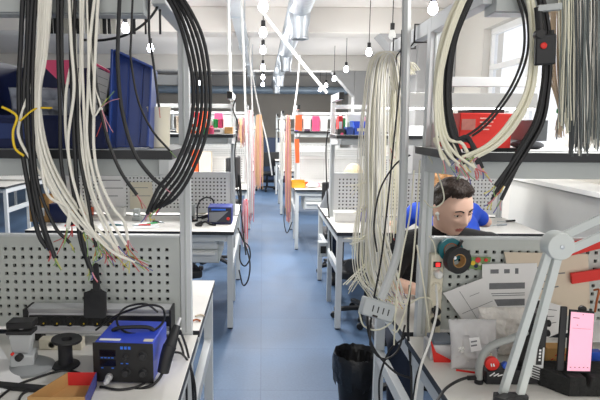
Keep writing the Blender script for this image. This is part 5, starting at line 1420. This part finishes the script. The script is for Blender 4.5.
pbox('carton', 'pale pink carton at the back of the second right shelf', 'box', 363, 373, 117, Y + .28, ZS, mat('pale_pink', (240, 180, 190), .5), .1)
x0, x1 = fit(345, 374, Y + .1, 1.66)
for i, (a, b_, tp, mt, nm) in enumerate(((410, 424, 126, WB, 'white'), (444, 458, 124, GREYD, 'grey'), (512, 528, 122, WB, 'long white'))):
    pbox('carton', '%s carton farther along the second right shelf' % nm, 'box', a, b_, tp, Y + .1, ZS, mt, .2)
# second right table
q = PZ(364, 221, ZT)
t = thing('cup', 'purple blue cup on the second right table', 'cup', q); r_ = 5.5 * q.y / F
build_child(MB().lathe([(r_ * .8, .0005), (r_, P(364, 206, q.y).z - ZT), (r_ * .9, P(364, 206, q.y).z - ZT), (r_ * .7, .01)], mat('purple_blue', (86, 80, 170), .4), q, 24, close=False), 'cup_body', t)
build_child(MB().lathe([(r_ * .9, .05), (r_ * .95, .05), (r_ * .98, .075), (r_ * .9, .075)], mat('cup_band', (130, 120, 200), .4), q, 24), 'band', t)
t = thing('tray', 'long white low box at the back of the second right table', 'box', (PX(346, 4.55, ZT), 4.6, ZT))
x0, x1 = fit(335, 358, 4.5, ZT); build_child(MB().box(x0, x1, 4.5, 4.62, ZT + .001, ZT + .07, WB), 'box_body', t, bevel=.004)
build_child(MB().box(x0 - .003, x1 + .003, 4.497, 4.623, ZT + .0705, ZT + .085, WHT), 'box_lid', t, bevel=.003)
for i, (px, py, mt, nm) in enumerate(((497, 226, STEEL, 'steel'), (506, 222, BLK, 'black'))):
    q = PZ(px, py, ZT) + V(0, 0, .008); t = thing('screwdriver', '%s screwdriver lying on the second right table' % nm, 'screwdriver', q)
    build_child(MB().tube([q, q + V(.09, .03, 0)], .008, mt, 10), 'handle', t); build_child(MB().tube([q, q - V(.09, .03, 0)], .003, STEEL, 8), 'shaft', t)
# bag-like fittings at the second right bench side: grey sockets on the leg
t = thing('outlet_box', 'small grey outlet box fixed at the second right bench end', 'outlet box', P(324, 250, 4.35))
q = P(324, 248, 4.35); build_child(MB().box(q.x - .045, q.x + .03, 4.33, 4.43, q.z - .07, q.z + .05, OG), 'housing', t, bevel=.006)
build_child(MB().box(q.x - .03, q.x + .015, 4.327, 4.3298, q.z - .04, q.z + .02, BLK), 'socket', t)
# third right shelf and table
Y = 7.15
pbox('carton', 'orange upright carton at the left end of the third right shelf', 'box', 295, 301.5, 115, Y, ZS, ORANGE)
pbox('carton', 'white carton beside the orange one on the third right shelf', 'box', 303, 310, 119, Y, ZS, WB)
pbox('carton', 'pink carton in the middle of the third right shelf', 'box', 312, 319, 116, Y, ZS, PINK)
pbox('carton', 'white carton right of the pink one on the third right shelf', 'box', 320, 327, 119, Y, ZS, WB)
pbox('small_box', 'dark small box before the white carton, third right shelf', 'box', 304, 309.5, 129, Y - .1, ZS, mat('plum_box', (84, 60, 80), .5), .08)
pbox('small_box', 'blue small box at the front corner of the third right shelf', 'box', 294.5, 298, 135, Y - .04, ZS, BLUE2, .03)
q0, q1 = P(296, 142, 7.1), P(298, 165, 7.1)
tag(MB().slab([P(294.5, 139, 7.09), P(299, 139, 7.09), P(299.5, 163, 7.09), P(295.5, 163, 7.09)], (0, -1, 0), .01, ORANGE).build('cloth_strip'), 'orange strip of cloth hanging below the third right shelf', 'cloth')
sheet('paper_sheet', 'white card strip hanging below the third right shelf', [(300, 146), (326, 146), (326, 152), (300, 152)], 7.1, PAPER)
q = PZ(298, 191, ZT)
t = thing('tray', 'yellow tray of parts on the third right table', 'tray', q)
x0, x1 = fit(292, 305, 7.0, ZT); build_child(bin_mesh(MB(), x0, x1, 7.0, 7.2, ZT + .001, ZT + .09, .7, mat('ochre_tray', (230, 166, 50), .5)), 'tray_body', t)
pbox('small_box', 'dark grey small device behind the yellow tray', 'box', 297, 303, 180, 7.24, ZT, mat('slate_case', (92, 96, 100)), .08)
pbox('small_box', 'pale pink small box right of the yellow tray', 'box', 314, 320, 183, 7.15, ZT, mat('pale_pink', (240, 180, 190)), .08)
pbox('small_box', 'orange small box right of the yellow tray', 'box', 304.5, 308, 182, 7.25, ZT, ORANGE, .06)
q = V(PX(312, 7.05, ZT), 7.05, ZT + .001); mb = MB().sphere(q + V(0, 0, .03), (.09, .06, .029), PAPER, 12, 8); mb.v = [p + V(rnd.uniform(-1, 1), rnd.uniform(-1, 1), rnd.uniform(-.6, 1)) * .006 for p in mb.v]
tag(mb.build('crumpled_paper'), 'crumpled white paper heap right of the yellow tray', 'paper')
Y = 9.9
pbox('carton', 'white carton at the left of the fourth right shelf', 'box', 279, 284, 120, Y, ZS, WB)
pbox('carton', 'blue grey carton on the fourth right shelf', 'box', 285, 290, 122, Y, ZS, mat('pipe_blue', (150, 168, 190), .5))
pbox('carton', 'white instrument box on the fourth right table', 'box', 280, 285, 148, 9.8, ZT, WB, .15)
# far end of the aisle
t = thing('cabinet', 'dark blue steel cabinet at the far end of the aisle', 'cabinet', (.30, 15.3, 0))
CBM = mat('cabinet_blue', (40, 50, 72), .5, .1)
build_child(MB().box(-.05, .75, 15.1, 15.6, .06, 1.25, CBM), 'cabinet_body', t, bevel=.01)
build_child(MB().box(-.03, .73, 15.12, 15.58, 0, .06, BLK), 'plinth', t)
for a, b_ in ((-.04, .345), (.355, .74)):
    d = build_child(MB().box(a, b_, 15.085, 15.0995, .08, 1.23, mat('cabinet_door_blue', (48, 60, 84), .5, .1)), 'door', t, bevel=.004)
    x = b_ - .04 if a < 0 else a + .04
    MB().tube([(x, 15.07, .6), (x, 15.07, .8)], .008, STEEL, 8).build('door_handle', d, origin=WORLD[t])
chair(.12, 13.2, 30, 'black office chair standing far down the aisle', .46)
# ================================================================== light
w = bpy.data.worlds.new('daylight'); SC.world = w; w.use_nodes = True
bg = w.node_tree.nodes['Background']; bg.inputs[0].default_value = lin((250, 247, 243)); bg.inputs[1].default_value = 1.35
SC.view_settings.exposure = 0.25
